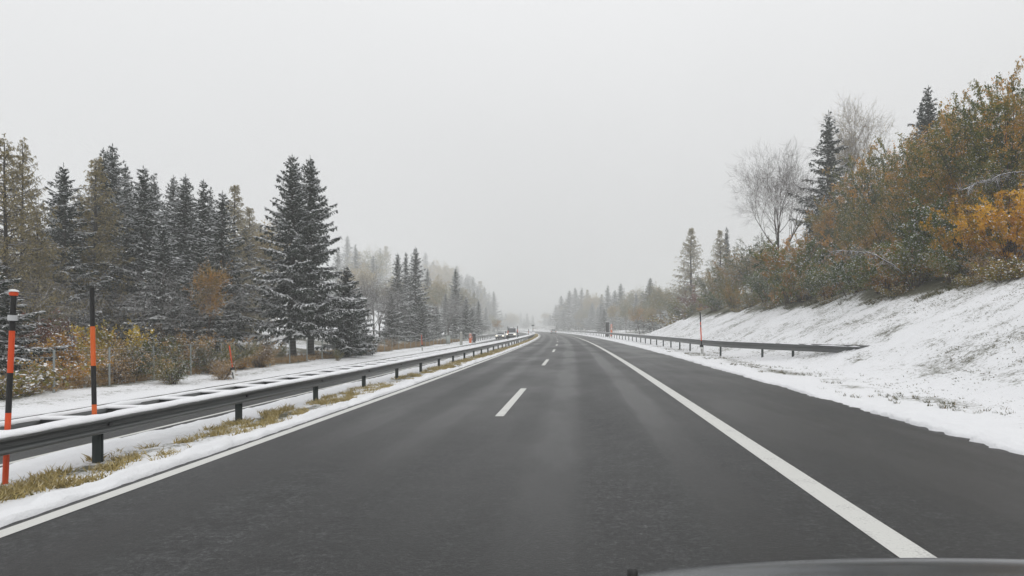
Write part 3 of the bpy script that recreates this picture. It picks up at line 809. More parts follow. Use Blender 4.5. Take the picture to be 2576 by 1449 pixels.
def larch(h, r, seed, base=.12, dens=1.):
    rng = np.random.default_rng(seed)
    tp, tr_ = trunk_geo(h, h * .014, rng, .014)
    tg = Geo().tube(tp, tr_, 9, 0, .35)
    cg = Geo(); C, U, V, T = [], [], [], []
    b0, b1, br0, br1 = [], [], [], []
    z = h * base
    while z < h * .98:
        t = (z / h - base) / (1 - base)
        for k in range(int(rng.integers(4, 8))):
            az = rng.uniform(0, 6.283)
            Lb = r * (1 - t) ** .95 * rng.uniform(.4, 1.12) + .12
            a = -.12 * (1 - t) + .5 * t + rng.normal(0, .14); bb = .22 * rng.uniform(0, 1.2)
            rad = np.array([math.cos(az), math.sin(az), 0]); tan = np.array([-rad[1], rad[0], 0])
            cx = np.interp(z, tp[:, 2], tp[:, 0]); cy = np.interp(z, tp[:, 2], tp[:, 1]); org = np.array([cx, cy, z + rng.normal(0, .1)])
            S = np.linspace(0, 1, 6)
            pts = org + rad * (Lb * S)[:, None] + np.array([0, 0, 1.]) * (Lb * (a * S + bb * S ** 2))[:, None] + rng.normal(0, .02 * Lb, (6, 3)) * S[:, None]
            b0.append(pts[:-1]); b1.append(pts[1:]); rr = .008 + .014 * Lb * (1 - S) ** 1.2; br0.append(rr[:-1]); br1.append(rr[1:])
            nt_ = int((Lb / .2 + 2) * dens)
            s = rng.uniform(.15, 1, nt_); side = rng.choice([-1., 1.], nt_)
            p = np.stack([np.interp(s, S, pts[:, i]) for i in range(3)], -1)
            dr = rad * rng.uniform(.1, .9, nt_)[:, None] + tan * (side * rng.uniform(.2, 1, nt_))[:, None]; dr[:, 2] -= rng.uniform(.1, 1.1, nt_); dr = unit(dr)
            tl = np.minimum(.15 + .32 * Lb * (1 - s * .7) * rng.uniform(.4, 1, nt_), 1.)
            e = p + dr * tl[:, None]
            b0.append(p); b1.append(e); br0.append(np.full(nt_, .008)); br1.append(np.full(nt_, .004))
            nn = int(nt_ * 4.5 * dens)
            i_ = rng.integers(0, nt_, nn); f = rng.uniform(0, 1, nn)
            c = p[i_] + dr[i_] * (tl[i_] * f)[:, None] + rng.normal(0, .02, (nn, 3))
            d2 = unit(rng.normal(0, .6, (nn, 3)) + dr[i_] * .8 + np.array([0, 0, -.5]))
            C.append(c); U.append(d2 * rng.uniform(.04, .09, nn)[:, None]); V.append(unit(np.cross(d2, rng.normal(0, 1, (nn, 3)))) * rng.uniform(.012, .024, nn)[:, None]); T.append(np.clip(rng.normal(.45, .22, nn), 0, 1))
        z += rng.uniform(.1, .3) * (h / 12)
    cg.prisms(np.concatenate(b0), np.concatenate(b1), np.concatenate(br0), np.concatenate(br1), 3, 1, .35)
    cg.rhomb(np.concatenate(C), np.concatenate(U), np.concatenate(V), 0, np.concatenate(T))
    return tg, cg

def decid(h, seed, spread=.5, depth=5, leaves=0, leafsize=.07, up=.35, trunk_frac=.28, r0=None, droop=0., ntop=3, twig=.006, fine=3):
    """broadleaved tree: recursive limbs; leaves = number per last twig"""
    rng = np.random.default_rng(seed)
    tg, cg = Geo(), Geo()
    r0 = r0 or h * .014
    segs = {0: [[], [], [], []], 1: [[], [], [], []]}
    tips = []
    stack = [(np.array([0, 0, -.3]), np.array([0, 0, 1.]), h * trunk_frac, r0, 0)]
    while stack:
        p, d, ln, rad, lv = stack.pop()
        ns = 4 if lv < 3 else 3
        q = p
        r_end = max(twig, rad * (.72 if lv == 0 else .5))
        dd = d
        kids = []
        for i in range(ns):
            dd = unit(dd + rng.normal(0, .055 + .018 * lv, 3) + np.array([0, 0, (up if lv < 3 else up * .3 - droop) * .18]))
            q2 = q + dd * ln / ns
            ra = rad + (r_end - rad) * i / ns; rb = rad + (r_end - rad) * (i + 1) / ns
            A = segs[0 if lv == 0 else 1]
            A[0].append(q); A[1].append(q2); A[2].append(ra); A[3].append(rb)
            if lv > 0 and i >= 1 or lv == 0 and i >= 2:
                kids.append((q2, dd, rb))
            q = q2
        if lv < depth:
            nk = {0: ntop + 3, 1: 6, 2: 5, 3: 5}.get(lv, fine)
            for k in range(nk):
                kp, kd, kr = kids[int(rng.integers(0, len(kids)))] if k >= 2 else kids[-1]
                side = unit(np.cross(kd, rng.normal(0, 1, 3)))
                ang = rng.uniform(.35, .95) * (spread * 1.6 if lv == 0 else 1.)
                nd = unit(kd * math.cos(ang) + side * math.sin(ang) + np.array([0, 0, up * .4 if lv < 2 else 0]))
                l2 = ln * rng.uniform(.5, .78) * (1.6 if lv == 0 else 1.)
                stack.append((kp, nd, l2, max(twig, kr * rng.uniform(.45, .7)), lv + 1))
        if lv >= depth - 1:
            tips.append((p, q))
    a = [np.array(x) for x in segs[0]]; tg.prisms(*a, 8, 0, .4)
    a = [np.array(x) for x in segs[1]]; cg.prisms(*a, 3, 1, rng.uniform(.1, .9, len(a[0])))
    if leaves:
        tp = np.array([t[0] for t in tips]); tq = np.array([t[1] for t in tips])
        n = len(tp) * leaves
        i_ = np.repeat(np.arange(len(tp)), leaves)
        f = rng.uniform(.1, 1.1, n)
        c = tp[i_] + (tq - tp)[i_] * f[:, None] + rng.normal(0, leafsize * .8, (n, 3))
        u = unit(rng.normal(0, 1, (n, 3)) + np.array([0, 0, -.4]))
        clump = noise2(c[:, 0] * .8 + c[:, 2] * .5, c[:, 1] * .8 + c[:, 2] * .7, seed)
        cg.rhomb(c, u * (rng.uniform(.6, 1.2, n) * leafsize)[:, None], unit(np.cross(u, rng.normal(0, 1, (n, 3)))) * (rng.uniform(.4, .8, n) * leafsize)[:, None], 0, np.clip(.45 + clump * .7 + rng.normal(0, .16, n), 0, 1))
    return tg, cg

def shrub(h, w, seed, stems=22, nleaf=4500, leafsize=.07, arch=.5, sub=9, leafy=.35, low=.12):
    """many stems fanning out from one root; returns (stems, foliage)"""
    rng = np.random.default_rng(seed)
    sg_, fg = Geo(), Geo()
    P0, P1, R0, R1 = [], [], [], []
    tw0, tw1 = [], []
    for k in range(stems):
        az = rng.uniform(0, 6.283); out = rng.uniform(.15, 1.) ** .7
        d = np.array([math.cos(az), math.sin(az), 0])
        hh = h * rng.uniform(.55, 1.03) * (1 - .28 * out)
        S = np.linspace(0, 1, 8)
        reach = w * .5 * out
        bow = arch * rng.uniform(.2, 1.1) * out
        base = d * rng.uniform(0, .12) * w
        pts = base + d * (reach * S ** (1.3 - .3 * bow))[:, None]
        pts[:, 2] += hh * (S * (1 + bow) - bow * S ** 2) * .98 - .15
        pts[1:] += np.cumsum(rng.normal(0, .02 * h / 4, (7, 3)), 0)
        rr = np.linspace(.03, .006, 8) * (h / 5) * rng.uniform(.7, 1.3)
        P0.append(pts[:-1]); P1.append(pts[1:]); R0.append(rr[:-1]); R1.append(rr[1:])
        ns = int(sub)
        s = rng.uniform(low, 1, ns)
        p = np.stack([np.interp(s, S, pts[:, i]) for i in range(3)], -1)
        dr = unit(rng.normal(0, .6, (ns, 3)) + d * .5 + np.array([0, 0, .45]))
        tl = h * rng.uniform(.08, .24, ns) * (1.1 - .5 * s)
        e = p + dr * tl[:, None]; mid = (p + e) / 2 + rng.normal(0, .04, (ns, 3))
        P0 += [p, mid]; P1 += [mid, e]; R0 += [np.full(ns, .009), np.full(ns, .006)]; R1 += [np.full(ns, .006), np.full(ns, .003)]
        tw0 += [p, mid]; tw1 += [mid, e]
        tw0.append(pts[3:-1]); tw1.append(pts[4:])
        # second order twigs
        m_ = ns * 3; i_ = rng.integers(0, ns, m_); f = rng.uniform(.2, 1, m_)
        q = p[i_] + (e - p)[i_] * f[:, None]; q2 = q + unit(rng.normal(0, .7, (m_, 3)) + dr[i_] * .7) * (tl[i_] * rng.uniform(.25, .6, m_))[:, None]
        P0.append(q); P1.append(q2); R0.append(np.full(m_, .005)); R1.append(np.full(m_, .002)); tw0.append(q); tw1.append(q2)
    P0, P1, R0, R1 = np.concatenate(P0), np.concatenate(P1), np.concatenate(R0), np.concatenate(R1)
    sg_.prisms(P0, P1, R0, R1, 3, 0, rng.uniform(0, 1, len(P0)))
    t0, t1 = np.concatenate(tw0), np.concatenate(tw1)
    if nleaf:
        wgt = np.linalg.norm(t1 - t0, axis=1) * (leafy + np.clip(noise2(t0[:, 0] * .9 + t0[:, 2] * .6, t0[:, 1] * .9 + t0[:, 2] * .5, seed + 5) + .4, 0, 1))
        i_ = rng.choice(len(t0), nleaf, p=wgt / wgt.sum())
        c = t0[i_] + (t1 - t0)[i_] * rng.uniform(0, 1.05, nleaf)[:, None] + rng.normal(0, leafsize * .9, (nleaf, 3))
        c[:, 2] = np.maximum(c[:, 2], .02)
        u = unit(rng.normal(0, 1, (nleaf, 3)) + np.array([0, 0, -.5]))
        v = unit(np.cross(u, rng.normal(0, 1, (nleaf, 3))))
        sz = rng.uniform(.55, 1.25, nleaf) * leafsize
        cl = noise2(c[:, 0] * .5 + c[:, 2] * .7, c[:, 1] * .6 - c[:, 2] * .35, seed + 9)
        fg.rhomb(c, u * sz[:, None], v * (sz * rng.uniform(.45, .75, nleaf))[:, None], 0, np.clip(.47 + cl * 1.35 + rng.normal(0, .17, nleaf), 0, 1))
    return sg_, fg

class Kind:
    """one tree or shrub: its meshes, its natural height and how its parts are called"""
    def __init__(self, name, cat, h, geos, mats, parts=('trunk', 'crown')):
        self.name, self.cat, self.h, self.parts = name, cat, h, parts
        tg, cg = geos
        self.m = [tg.mesh(name + '_' + parts[0], mats[0], True), cg.mesh(name + '_' + parts[1], mats[1])]
    def place(self, x, y, h, label, group, rz, wide=1., z=None):
        z = gz(x, y) if z is None else z
        s = h / self.h
        o = thing(self.name, label, self.cat, (x, y, z), rz, group)
        o.scale = (s * wide, s * wide, s)
        for nm, me in zip(self.parts, self.m):
            obj(nm, me, o)
        return o

BK = M['bark']
def SP(name, cat, h, r, seed, mat='needle', **kw): return Kind(name, cat, h, spruce(h, r, seed, **kw), ([BK], [M[mat], BK, M['cap']]))
K = {}
K['twinA'] = SP('spruce_tree', 'spruce', 15, 4.4, 11, base=.16, dens=1.15, droop=.36, snow=1.3)
K['twinB'] = SP('spruce_tree', 'spruce', 15, 4.6, 12, base=.15, dens=1.15, droop=.3, snow=1.3)
K['s1'] = SP('spruce_tree', 'spruce', 14, 3.4, 21, base=.12, dens=.9, snow=1.35)
K['s2'] = SP('spruce_tree', 'spruce', 14, 3.8, 22, base=.08, dens=.9, droop=.42, snow=1.5)
K['s3'] = SP('spruce_tree', 'spruce', 14, 2.8, 23, base=.12, dens=.9, gap=.1)
K['s5'] = SP('spruce_tree', 'spruce', 14, 3.5, 25, base=.1, dens=.8, gap=.22, droop=.1)
K['s4'] = SP('spruce_tree', 'spruce', 9, 3.2, 24, base=.08, dens=1., snow=1.55)
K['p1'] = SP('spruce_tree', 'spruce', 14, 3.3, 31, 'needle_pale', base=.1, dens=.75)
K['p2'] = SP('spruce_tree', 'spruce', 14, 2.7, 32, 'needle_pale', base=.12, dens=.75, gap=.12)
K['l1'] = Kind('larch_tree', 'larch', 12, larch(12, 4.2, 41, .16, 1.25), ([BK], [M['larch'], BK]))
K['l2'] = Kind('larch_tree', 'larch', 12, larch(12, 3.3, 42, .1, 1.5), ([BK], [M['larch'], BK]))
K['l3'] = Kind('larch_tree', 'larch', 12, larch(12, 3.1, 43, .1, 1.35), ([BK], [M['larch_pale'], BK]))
K['bare'] = Kind('bare_tree', 'bare tree', 10.5, decid(12, 51, .55, 5, 0, up=.3), ([BK], [M['twig'], M['twig']]))
K['willow'] = Kind('bare_tree', 'bare tree', 11, decid(12, 52, .6, 5, 0, up=.4, trunk_frac=.3, ntop=5, fine=4, twig=.0046), ([BK], [M['stem'], M['stem']]))
K['birch'] = Kind('birch_tree', 'birch', 12.5, decid(12, 53, .34, 5, 1, .04, up=.9, trunk_frac=.26, ntop=4, twig=.0045), ([M['birch']], [M['leaf_gold'], M['birch']]))
K['sapling'] = Kind('bare_sapling', 'sapling', 7, decid(8, 54, .75, 3, 0, up=.2, trunk_frac=.5, r0=.05, twig=.009), ([BK], [M['twig'], M['twig']]))
K['autumn'] = Kind('autumn_tree', 'broadleaved tree', 8, decid(9, 55, .42, 4, 10, .06, up=.6), ([BK], [M['leaf_amber'], M['stem']]))
K['golden'] = Kind('golden_tree', 'broadleaved tree', 12, decid(13, 56, .45, 5, 3, .1, up=.6), ([BK], [M['leaf_gold'], M['birch']]))
K['olive'] = Kind('broadleaved_tree', 'broadleaved tree', 12, decid(13, 57, .5, 5, 3, .1, up=.5), ([BK], [M['leaf_olive'], M['birch']]))
# true heights of the broadleaved crowns
for k in K.values():
    zmax = max(v.co.z for v in k.m[1].vertices)
    k.h = zmax
SB = ('stems', 'foliage')
def SH(name, cat, h, w, seed, leaf, **kw): return Kind(name, cat, h, shrub(h, w, seed, **kw), ([M['stem']], [M['leaf_' + leaf]]), SB)
K['green'] = SH('green_shrub', 'shrub', 4.2, 5.2, 61, 'green', nleaf=17000, leafsize=.058, arch=.9, stems=26)
K['green2'] = SH('green_shrub', 'shrub', 4.5, 5.0, 62, 'green', nleaf=16000, leafsize=.056, arch=.6, stems=26)
K['oliv'] = SH('olive_shrub', 'shrub', 5, 5, 63, 'olive', nleaf=19000, leafsize=.055, arch=.5, stems=26)
K['oran'] = SH('orange_shrub', 'shrub', 6, 5, 64, 'orange', nleaf=20000, leafsize=.056, arch=.35, stems=28)
K['oran2'] = SH('orange_shrub', 'shrub', 6, 5, 65, 'orange', nleaf=18000, leafsize=.056, arch=.3, stems=28)
K['oranT'] = SH('orange_shrub', 'shrub', 9.5, 7, 81, 'orange', nleaf=46000, leafsize=.06, arch=.25, stems=34, sub=14)
K['oranU'] = SH('orange_shrub', 'shrub', 9.5, 7, 82, 'orange', nleaf=42000, leafsize=.06, arch=.3, stems=34, sub=14)
K['oliT'] = SH('olive_shrub', 'shrub', 8, 7, 83, 'olive', nleaf=32000, leafsize=.06, arch=.4, stems=34, sub=13)
K['brit'] = SH('bright_shrub', 'shrub', 3.6, 5.4, 66, 'bright', nleaf=12000, leafsize=.06, arch=1.1, stems=15, leafy=.06)
K['brow'] = SH('brown_shrub', 'shrub', 4, 3.6, 67, 'brown', nleaf=7000, leafsize=.05, arch=.15, stems=40)
K['brow2'] = SH('brown_shrub', 'shrub', 4, 4, 68, 'orange', nleaf=8000, leafsize=.05, arch=.2, stems=42)
K['rust'] = SH('rust_shrub', 'shrub', 3.5, 4, 69, 'rust', nleaf=7500, leafsize=.05, arch=.4, stems=34)
K['yell'] = SH('yellow_shrub', 'shrub', 3.4, 3, 70, 'yellow', nleaf=5500, leafsize=.06, arch=.3, stems=24)
K['lowgold'] = SH('golden_shrub', 'shrub', 2.4, 4, 71, 'orange', nleaf=6500, leafsize=.055, arch=.9, stems=34)
K['scrub'] = SH('low_scrub', 'scrub', 1.3, 2.2, 72, 'olive', nleaf=1800, leafsize=.045, arch=.7, stems=20)
rt = random.Random(77)

def put(k, px, py, Y, label, group, wide=1., rz=None):
    x = at(px, Y); z = gz(x, Y)
    h = top_z(py, Y) - z
    return K[k].place(x, Y, h, label, group, rt.uniform(0, 6.28) if rz is None else rz, wide, z)

LW = 'trees of the left woods'
put('twinA', 736, 383, 48.2, 'taller left tree of the two big dark spruces standing together at the fence', LW, 1.0)
put('twinB', 782, 388, 49.6, 'right tree of the two big dark spruces standing together at the fence', LW, 1.0)
put('s4', 872, 668, 52, 'young snowy spruce tucked against the right side of the twin spruces', LW, 1.05)
put('s4', 905, 728, 56, 'small low spruce with two thin trunks right of the twin spruces', LW, 1.1)
put('l1', 14, 336, 33, 'sparse brown larch with bare dark trunk at the left edge of the photo', LW, .95)
put('l1', 56, 343, 37, 'sparse larch close behind the larch at the left edge', LW, .75)
put('l2', 92, 520, 35, 'shorter golden brown larch below the two tall larches at far left', LW, 1.)
LEFT = [('s1', 160, 408, 41, 'lone spruce on the skyline between the left edge larches and the brown larch', 1.),
 ('l2', 243, 391, 43, 'brown tinged larch in front of the highest spruce of the left woods', 1.1),
 ('s3', 260, 369, 47, 'thin spruce spire close left of the highest spruce of the left woods', .8),
 ('s2', 282, 358, 48, 'highest spruce of the left woods, right behind the brown larch', .95),
 ('p1', 318, 410, 54, 'pale rimed spruce just right of the highest spruce', .9),
 ('s2', 361, 414, 45, 'broad snow laden spruce in the middle of the left woods', 1.),
 ('p2', 389, 432, 54, 'pale thin spruce between the broad snowy spruce and the next pair', .9),
 ('p1', 433, 437, 54, 'left tree of a pale pair of spruces in the left woods', .9),
 ('s1', 464, 435, 52, 'right tree of a pair of spruces in the left woods, darker than its neighbour', 1.05),
 ('s3', 511, 449, 50, 'narrow dark spruce with a knobbly top right of the spruce pair', 1.),
 ('p2', 530, 468, 58, 'faint thin spruce top peeking behind the knobbly spruce', .8),
 ('s2', 559, 477, 47, 'dark snowy spruce at the right end of the left spruce row', .9),
 ('l3', 589, 464, 62, 'pale yellow larch with a pointed top right of the spruce row', 1.),
 ('l3', 628, 522, 66, 'pale golden larch left of the twin spruces', 1.1),
 ('golden', 655, 545, 72, 'hazy golden broadleaved tree half hidden by the twin spruces', .9),
 ('s2', 105, 560, 44, 'dark spruce in the shade behind the golden larch at far left', 1.),
 ('s1', 205, 530, 47, 'dark lower spruce filling the gap left of the brown larch', 1.1),
 ('s2', 410, 560, 43, 'lower dark spruce in front of the pale pair', 1.1),
 ('s1', 505, 590, 44, 'lower dark spruce behind the orange leaved tree', 1.1),
 ('s2', 318, 580, 44, 'low dark spruce in front of the rimed spruce', 1.05),
 ('s4', -20, 640, 27, 'young spruce whose snowy boughs reach in at the left edge', 1.2),
 ('l3', 600, 610, 58, 'low golden larch between the spruce row and the twin spruces', 1.1),
]
for k, px, py, Y, lab, w in LEFT: put(k, px, py, Y, lab, LW, w * (1.28 if k[0] in 'sp' else 1.))
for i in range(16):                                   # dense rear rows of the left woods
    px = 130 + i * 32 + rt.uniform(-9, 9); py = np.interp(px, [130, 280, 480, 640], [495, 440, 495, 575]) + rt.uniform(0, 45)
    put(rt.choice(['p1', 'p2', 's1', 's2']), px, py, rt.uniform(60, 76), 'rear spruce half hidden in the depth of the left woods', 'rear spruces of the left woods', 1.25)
# understorey on the left
put('autumn', 522, 642, 40, 'orange and green leaved young tree in front of the dark spruces', 'broadleaved trees of the left woods', .62)
SAP = [(440, 610, 40, 'bare snow lined sapling in the middle of the left woods'), (300, 690, 33, 'bare sapling behind the orange snow pole'), (205, 720, 33, 'bare thin sapling left of the orange snow pole'),
       (585, 660, 42, 'bare sapling right of the orange leaved tree'), (370, 690, 37, 'bare sapling spreading wide above the brown bushes'), (95, 640, 31, 'bare sapling under the golden larch at far left'), (480, 700, 37, 'small bare sapling just left of the orange leaved tree')]
for px, py, Y, lab in SAP: put('sapling', px, py, Y, lab, 'bare saplings of the left woods', 1.1)
BUSH = [('lowgold', 150, 868, 24.5, 'low golden leaved bush behind the fence at far left', 1.),
 ('yell', 282, 755, 29, 'yellow leaved bush with a tall tip right of the orange snow pole', .9),
 ('brow2', 340, 800, 28.5, 'brown orange bush right of the yellow leaved bush', 1.),
 ('brow', 290, 830, 27, 'red brown twiggy bush directly right of the orange snow pole', 1.1),
 ('brow2', 405, 815, 31, 'tall orange bush in the middle of the bush row', .9),
 ('brow', 470, 790, 33, 'tall olive brown bush below the orange leaved tree', 1.05),
 ('brow2', 540, 830, 33, 'brown bush behind the leaning red delineator', 1.),
 ('brow2', 600, 825, 36, 'reddish bush right of the leaning red delineator', 1.),
 ('brow', 655, 830, 38, 'olive brown bush touching the left side of the twin spruces', 1.1),
 ('rust', 95, 765, 30, 'rust red bush at far left under the larches', 1.2),
 ('lowgold', 190, 800, 30, 'golden brown bush left of the orange snow pole', 1.1),
 ('scrub', 20, 865, 21.5, 'green scrub with snow at the very left edge', 1.4),
 ('oliv', 700, 850, 44, 'yellow green bush at the foot of the twin spruces', .8),
 ('oliv', 850, 872, 47, 'pale green bush between the trunks of the twin spruces and the small spruce', .8),
 ('brow', 940, 845, 62, 'brown bush right of the small low spruce', 1.1),
 ('brow', 985, 840, 72, 'brown bush under the snowy spruces beyond the twin pair', 1.1),
 ('brow2', 430, 870, 27.5, 'low brown bush close behind the fence posts', 1.2),
 ('brow', 560, 880, 30, 'low brown bush behind the leaning delineator pole', 1.2)]
for k, px, py, Y, lab, w in BUSH: put(k, px, py, Y, lab, 'bushes behind the left fence', w)
MID = [('p1', 874, 590, 215, 'faint ghostly spruce top right above the twin spruces', 1.2), ('olive', 914, 604, 205, 'ghostly grey broadleaved tree right of the twin spruces', 1.),
 ('p2', 957, 622, 250, 'faint spruce between the ghostly broadleaved tree and the dark spruces', 1.3), ('l3', 972, 618, 265, 'faint pale larch just left of the dark spruces beyond the twin pair', 1.3),
 ('s2', 1000, 634, 98, 'left snowy spruce of the dark group beyond the twin spruces', 1.),
 ('s3', 1021, 632, 112, 'thin spruce top between the two dark spruces beyond the twin pair', 1.),
 ('s2', 1046, 619, 104, 'tallest dark spruce of the group beyond the twin spruces', 1.05),
 ('s4', 1062, 752, 98, 'low spruce at the front of the dark group beyond the twin pair', 1.),
 ('s4', 985, 735, 88, 'bushy young spruce in front of the dark group beyond the twin pair', 1.05),
 ('bare', 940, 655, 76, 'bare tree with snowy limbs right of the twin spruces', .9), ('bare', 893, 668, 88, 'bare brownish tree close behind the young snowy spruce', .7),
 ('golden', 1092, 648, 260, 'hazy yellow tree right of the dark spruce group', 1.),
 ('s2', 1146, 672, 142, 'single dark spruce standing right of the hazy yellow tree', .95),
 ('s1', 1120, 735, 150, 'low spruce just left of the single dark spruce', 1.), ('s4', 1172, 745, 138, 'low spruce just right of the single dark spruce', 1.),
 ('s2', 1204, 752, 170, 'snowy spruce further along the left roadside near the orange pillar', 1.1),
 ('s2', 1222, 770, 205, 'dim spruce near the end of the left woods', 1.1),
 ('olive', 1240, 785, 230, 'dim rounded broadleaved tree at the right end of the left woods', .6)]
for k, px, py, Y, lab, w in MID: put(k, px, py, Y * (1 + .65 * float(smooth(160, 225, Y))), lab, 'trees beyond the twin spruces', w)
FILL = [('bare', 955, 690, 92, 'bare grey tree among the snowy spruces beyond the twin pair'), ('bare', 1078, 745, 118, 'bare tree right of the tallest dark spruce beyond the twin pair'),
 ('golden', 1108, 690, 190, 'golden hazy tree behind the single dark spruce'), ('olive', 1088, 700, 168, 'grey broadleaved tree between the dark group and the single dark spruce'),
 ('p1', 1075, 672, 175, 'rimed spruce close behind the tallest dark spruce'), ('s4', 1098, 770, 125, 'small spruce between the dark group and the single dark spruce'),
 ('s2', 1030, 690, 122, 'lower spruce between the two dark spruces beyond the twin pair'), ('olive', 985, 675, 150, 'grey broadleaved tree left of the dark spruce group'),
 ('s4', 1188, 772, 152, 'small spruce above the orange call pillar'), ('p1', 1192, 728, 235, 'grey rimed spruce above the dark pillar with snow on top'), ('olive', 1170, 705, 225, 'hazy broadleaved tree just right of the single dark spruce'),
 ('bare', 1128, 720, 135, 'bare tree touching the left side of the single dark spruce'), ('autumn', 1254, 800, 240, 'last low broadleaved tree where the left woods end')]
for k, px, py, Y, lab in FILL: put(k, px, py, Y, lab, 'trees beyond the twin spruces', 1.)
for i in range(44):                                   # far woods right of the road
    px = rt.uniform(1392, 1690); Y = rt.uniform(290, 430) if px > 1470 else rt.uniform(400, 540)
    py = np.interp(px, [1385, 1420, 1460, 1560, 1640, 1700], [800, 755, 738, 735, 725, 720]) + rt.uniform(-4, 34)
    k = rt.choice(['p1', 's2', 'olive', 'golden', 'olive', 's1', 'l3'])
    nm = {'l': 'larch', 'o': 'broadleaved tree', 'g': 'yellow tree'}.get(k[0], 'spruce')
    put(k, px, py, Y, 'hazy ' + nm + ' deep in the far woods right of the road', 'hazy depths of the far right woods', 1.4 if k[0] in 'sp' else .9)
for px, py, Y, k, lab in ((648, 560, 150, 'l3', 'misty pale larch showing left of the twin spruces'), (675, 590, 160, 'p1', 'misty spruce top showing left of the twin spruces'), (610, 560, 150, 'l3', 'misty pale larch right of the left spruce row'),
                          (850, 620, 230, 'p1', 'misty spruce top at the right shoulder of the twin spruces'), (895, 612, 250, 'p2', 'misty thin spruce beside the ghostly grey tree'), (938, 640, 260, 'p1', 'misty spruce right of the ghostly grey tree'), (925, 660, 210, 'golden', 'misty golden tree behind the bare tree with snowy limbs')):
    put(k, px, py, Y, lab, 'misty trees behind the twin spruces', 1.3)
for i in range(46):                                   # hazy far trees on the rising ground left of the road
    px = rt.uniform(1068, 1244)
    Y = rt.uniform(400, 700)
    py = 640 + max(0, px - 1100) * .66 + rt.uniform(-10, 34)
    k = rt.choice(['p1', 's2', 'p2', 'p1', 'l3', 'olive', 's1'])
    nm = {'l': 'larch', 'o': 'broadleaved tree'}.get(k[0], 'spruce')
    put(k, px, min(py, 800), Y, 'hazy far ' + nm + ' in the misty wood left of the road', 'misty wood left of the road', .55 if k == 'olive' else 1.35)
for i in range(22):
    px = rt.uniform(1262, 1392); Y = rt.uniform(720, 930)
    k = rt.choice(['p1', 'olive', 's2', 'golden'])
    put(k, px, rt.uniform(782, 806), Y, 'faint far ' + {'o': 'broadleaved tree', 'g': 'yellowish tree'}.get(k[0], 'spruce') + ' beyond the road bend', 'faint trees beyond the road bend', 1.3)

RW = 'far woods right of the road'
RIGHT = [('s1', 1432, 728, 262, 1.2), ('p1', 1448, 722, 250, 1.2), ('s2', 1412, 742, 300, 1.2), ('p1', 1398, 765, 350, 1.2), ('s1', 1384, 790, 395, 1.2), ('p2', 1463, 722, 240, 1.2), ('l3', 1478, 728, 235, 1.3),
 ('golden', 1500, 735, 225, 1.), ('l3', 1514, 740, 215, 1.2), ('s3', 1529, 716, 205, 1.1), ('s2', 1547, 728, 200, 1.), ('s1', 1561, 710, 195, 1.), ('olive', 1585, 712, 185, .9), ('p1', 1600, 735, 180, 1.),
 ('s2', 1636, 697, 165, 1.1), ('olive', 1618, 742, 160, .8), ('olive', 1662, 700, 150, .9), ('golden', 1540, 760, 180, .8), ('autumn', 1610, 765, 150, 1.), ('olive', 1575, 755, 172, .8), ('golden', 1645, 765, 140, .9),
 ('s2', 1490, 760, 212, 1.), ('s1', 1420, 775, 270, 1.2), ('olive', 1455, 772, 235, .9), ('s4', 1520, 775, 178, 1.), ('olive', 1690, 705, 140, .9)]
RLAB = ['spruce with a spiky top', 'rimed spruce', 'dim spruce', 'fading spruce', 'last fading spruce at the road bend', 'thin rimed spruce', 'pale larch', 'yellow tree', 'pale golden larch', 'narrow dark spruce above the black pillar',
 'snowy spruce behind the black pillar', 'dark spruce with a sharp tip', 'grey broadleaved tree', 'rimed spruce beside the grey broadleaved tree', 'broad spruce nearest the snowy bank', 'low grey tree left of the broad spruce', 'rounded olive tree right of the broad spruce',
 'low yellow tree', 'low orange tree by the rail', 'low grey tree behind the call pillar', 'low yellow tree by the bank end', 'low snowy spruce left of the yellow tree', 'low dim spruce near the road bend', 'low grey tree near the road bend', 'small spruce behind the black pillar', 'grey tree where the snowy bank starts']
for (k, px, py, Y, w), lab in zip(RIGHT, RLAB): put(k, px, py, Y * (1 + .65 * float(smooth(150, 215, Y))), lab + ' in the far woods right of the road', RW, w * (1.35 if k[0] in 'sp' else 1.))
put('l3', 1738, 573, 128, 'tall pale larch standing alone left of the bushy bank', 'tall trees above the right bank', 1.15)
put('l3', 1812, 578, 118, 'pale larch half hidden by the left end of the bushy bank', 'tall trees above the right bank', 1.)
put('s3', 1828, 568, 122, 'thin spruce tip beside the half hidden larch', 'tall trees above the right bank', .8)
put('willow', 1960, 330, 72, 'round bare tree with fine twigs above the right bank', 'tall trees above the right bank', .85)
put('s5', 2085, 274, 70, 'dark spruce between the round bare tree and the birch', 'tall trees above the right bank', 1.3)
put('birch', 2152, 228, 74, 'tall pale birch with few leaves right of the dark spruce', 'tall trees above the right bank', .75)
put('s5', 2335, 212, 62, 'spruce with a slim top rising behind the orange bushes', 'tall trees above the right bank', 1.3)
put('s3', 2318, 250, 64, 'second spruce top leaning against the slim spruce behind the orange bushes', 'tall trees above the right bank', .7)

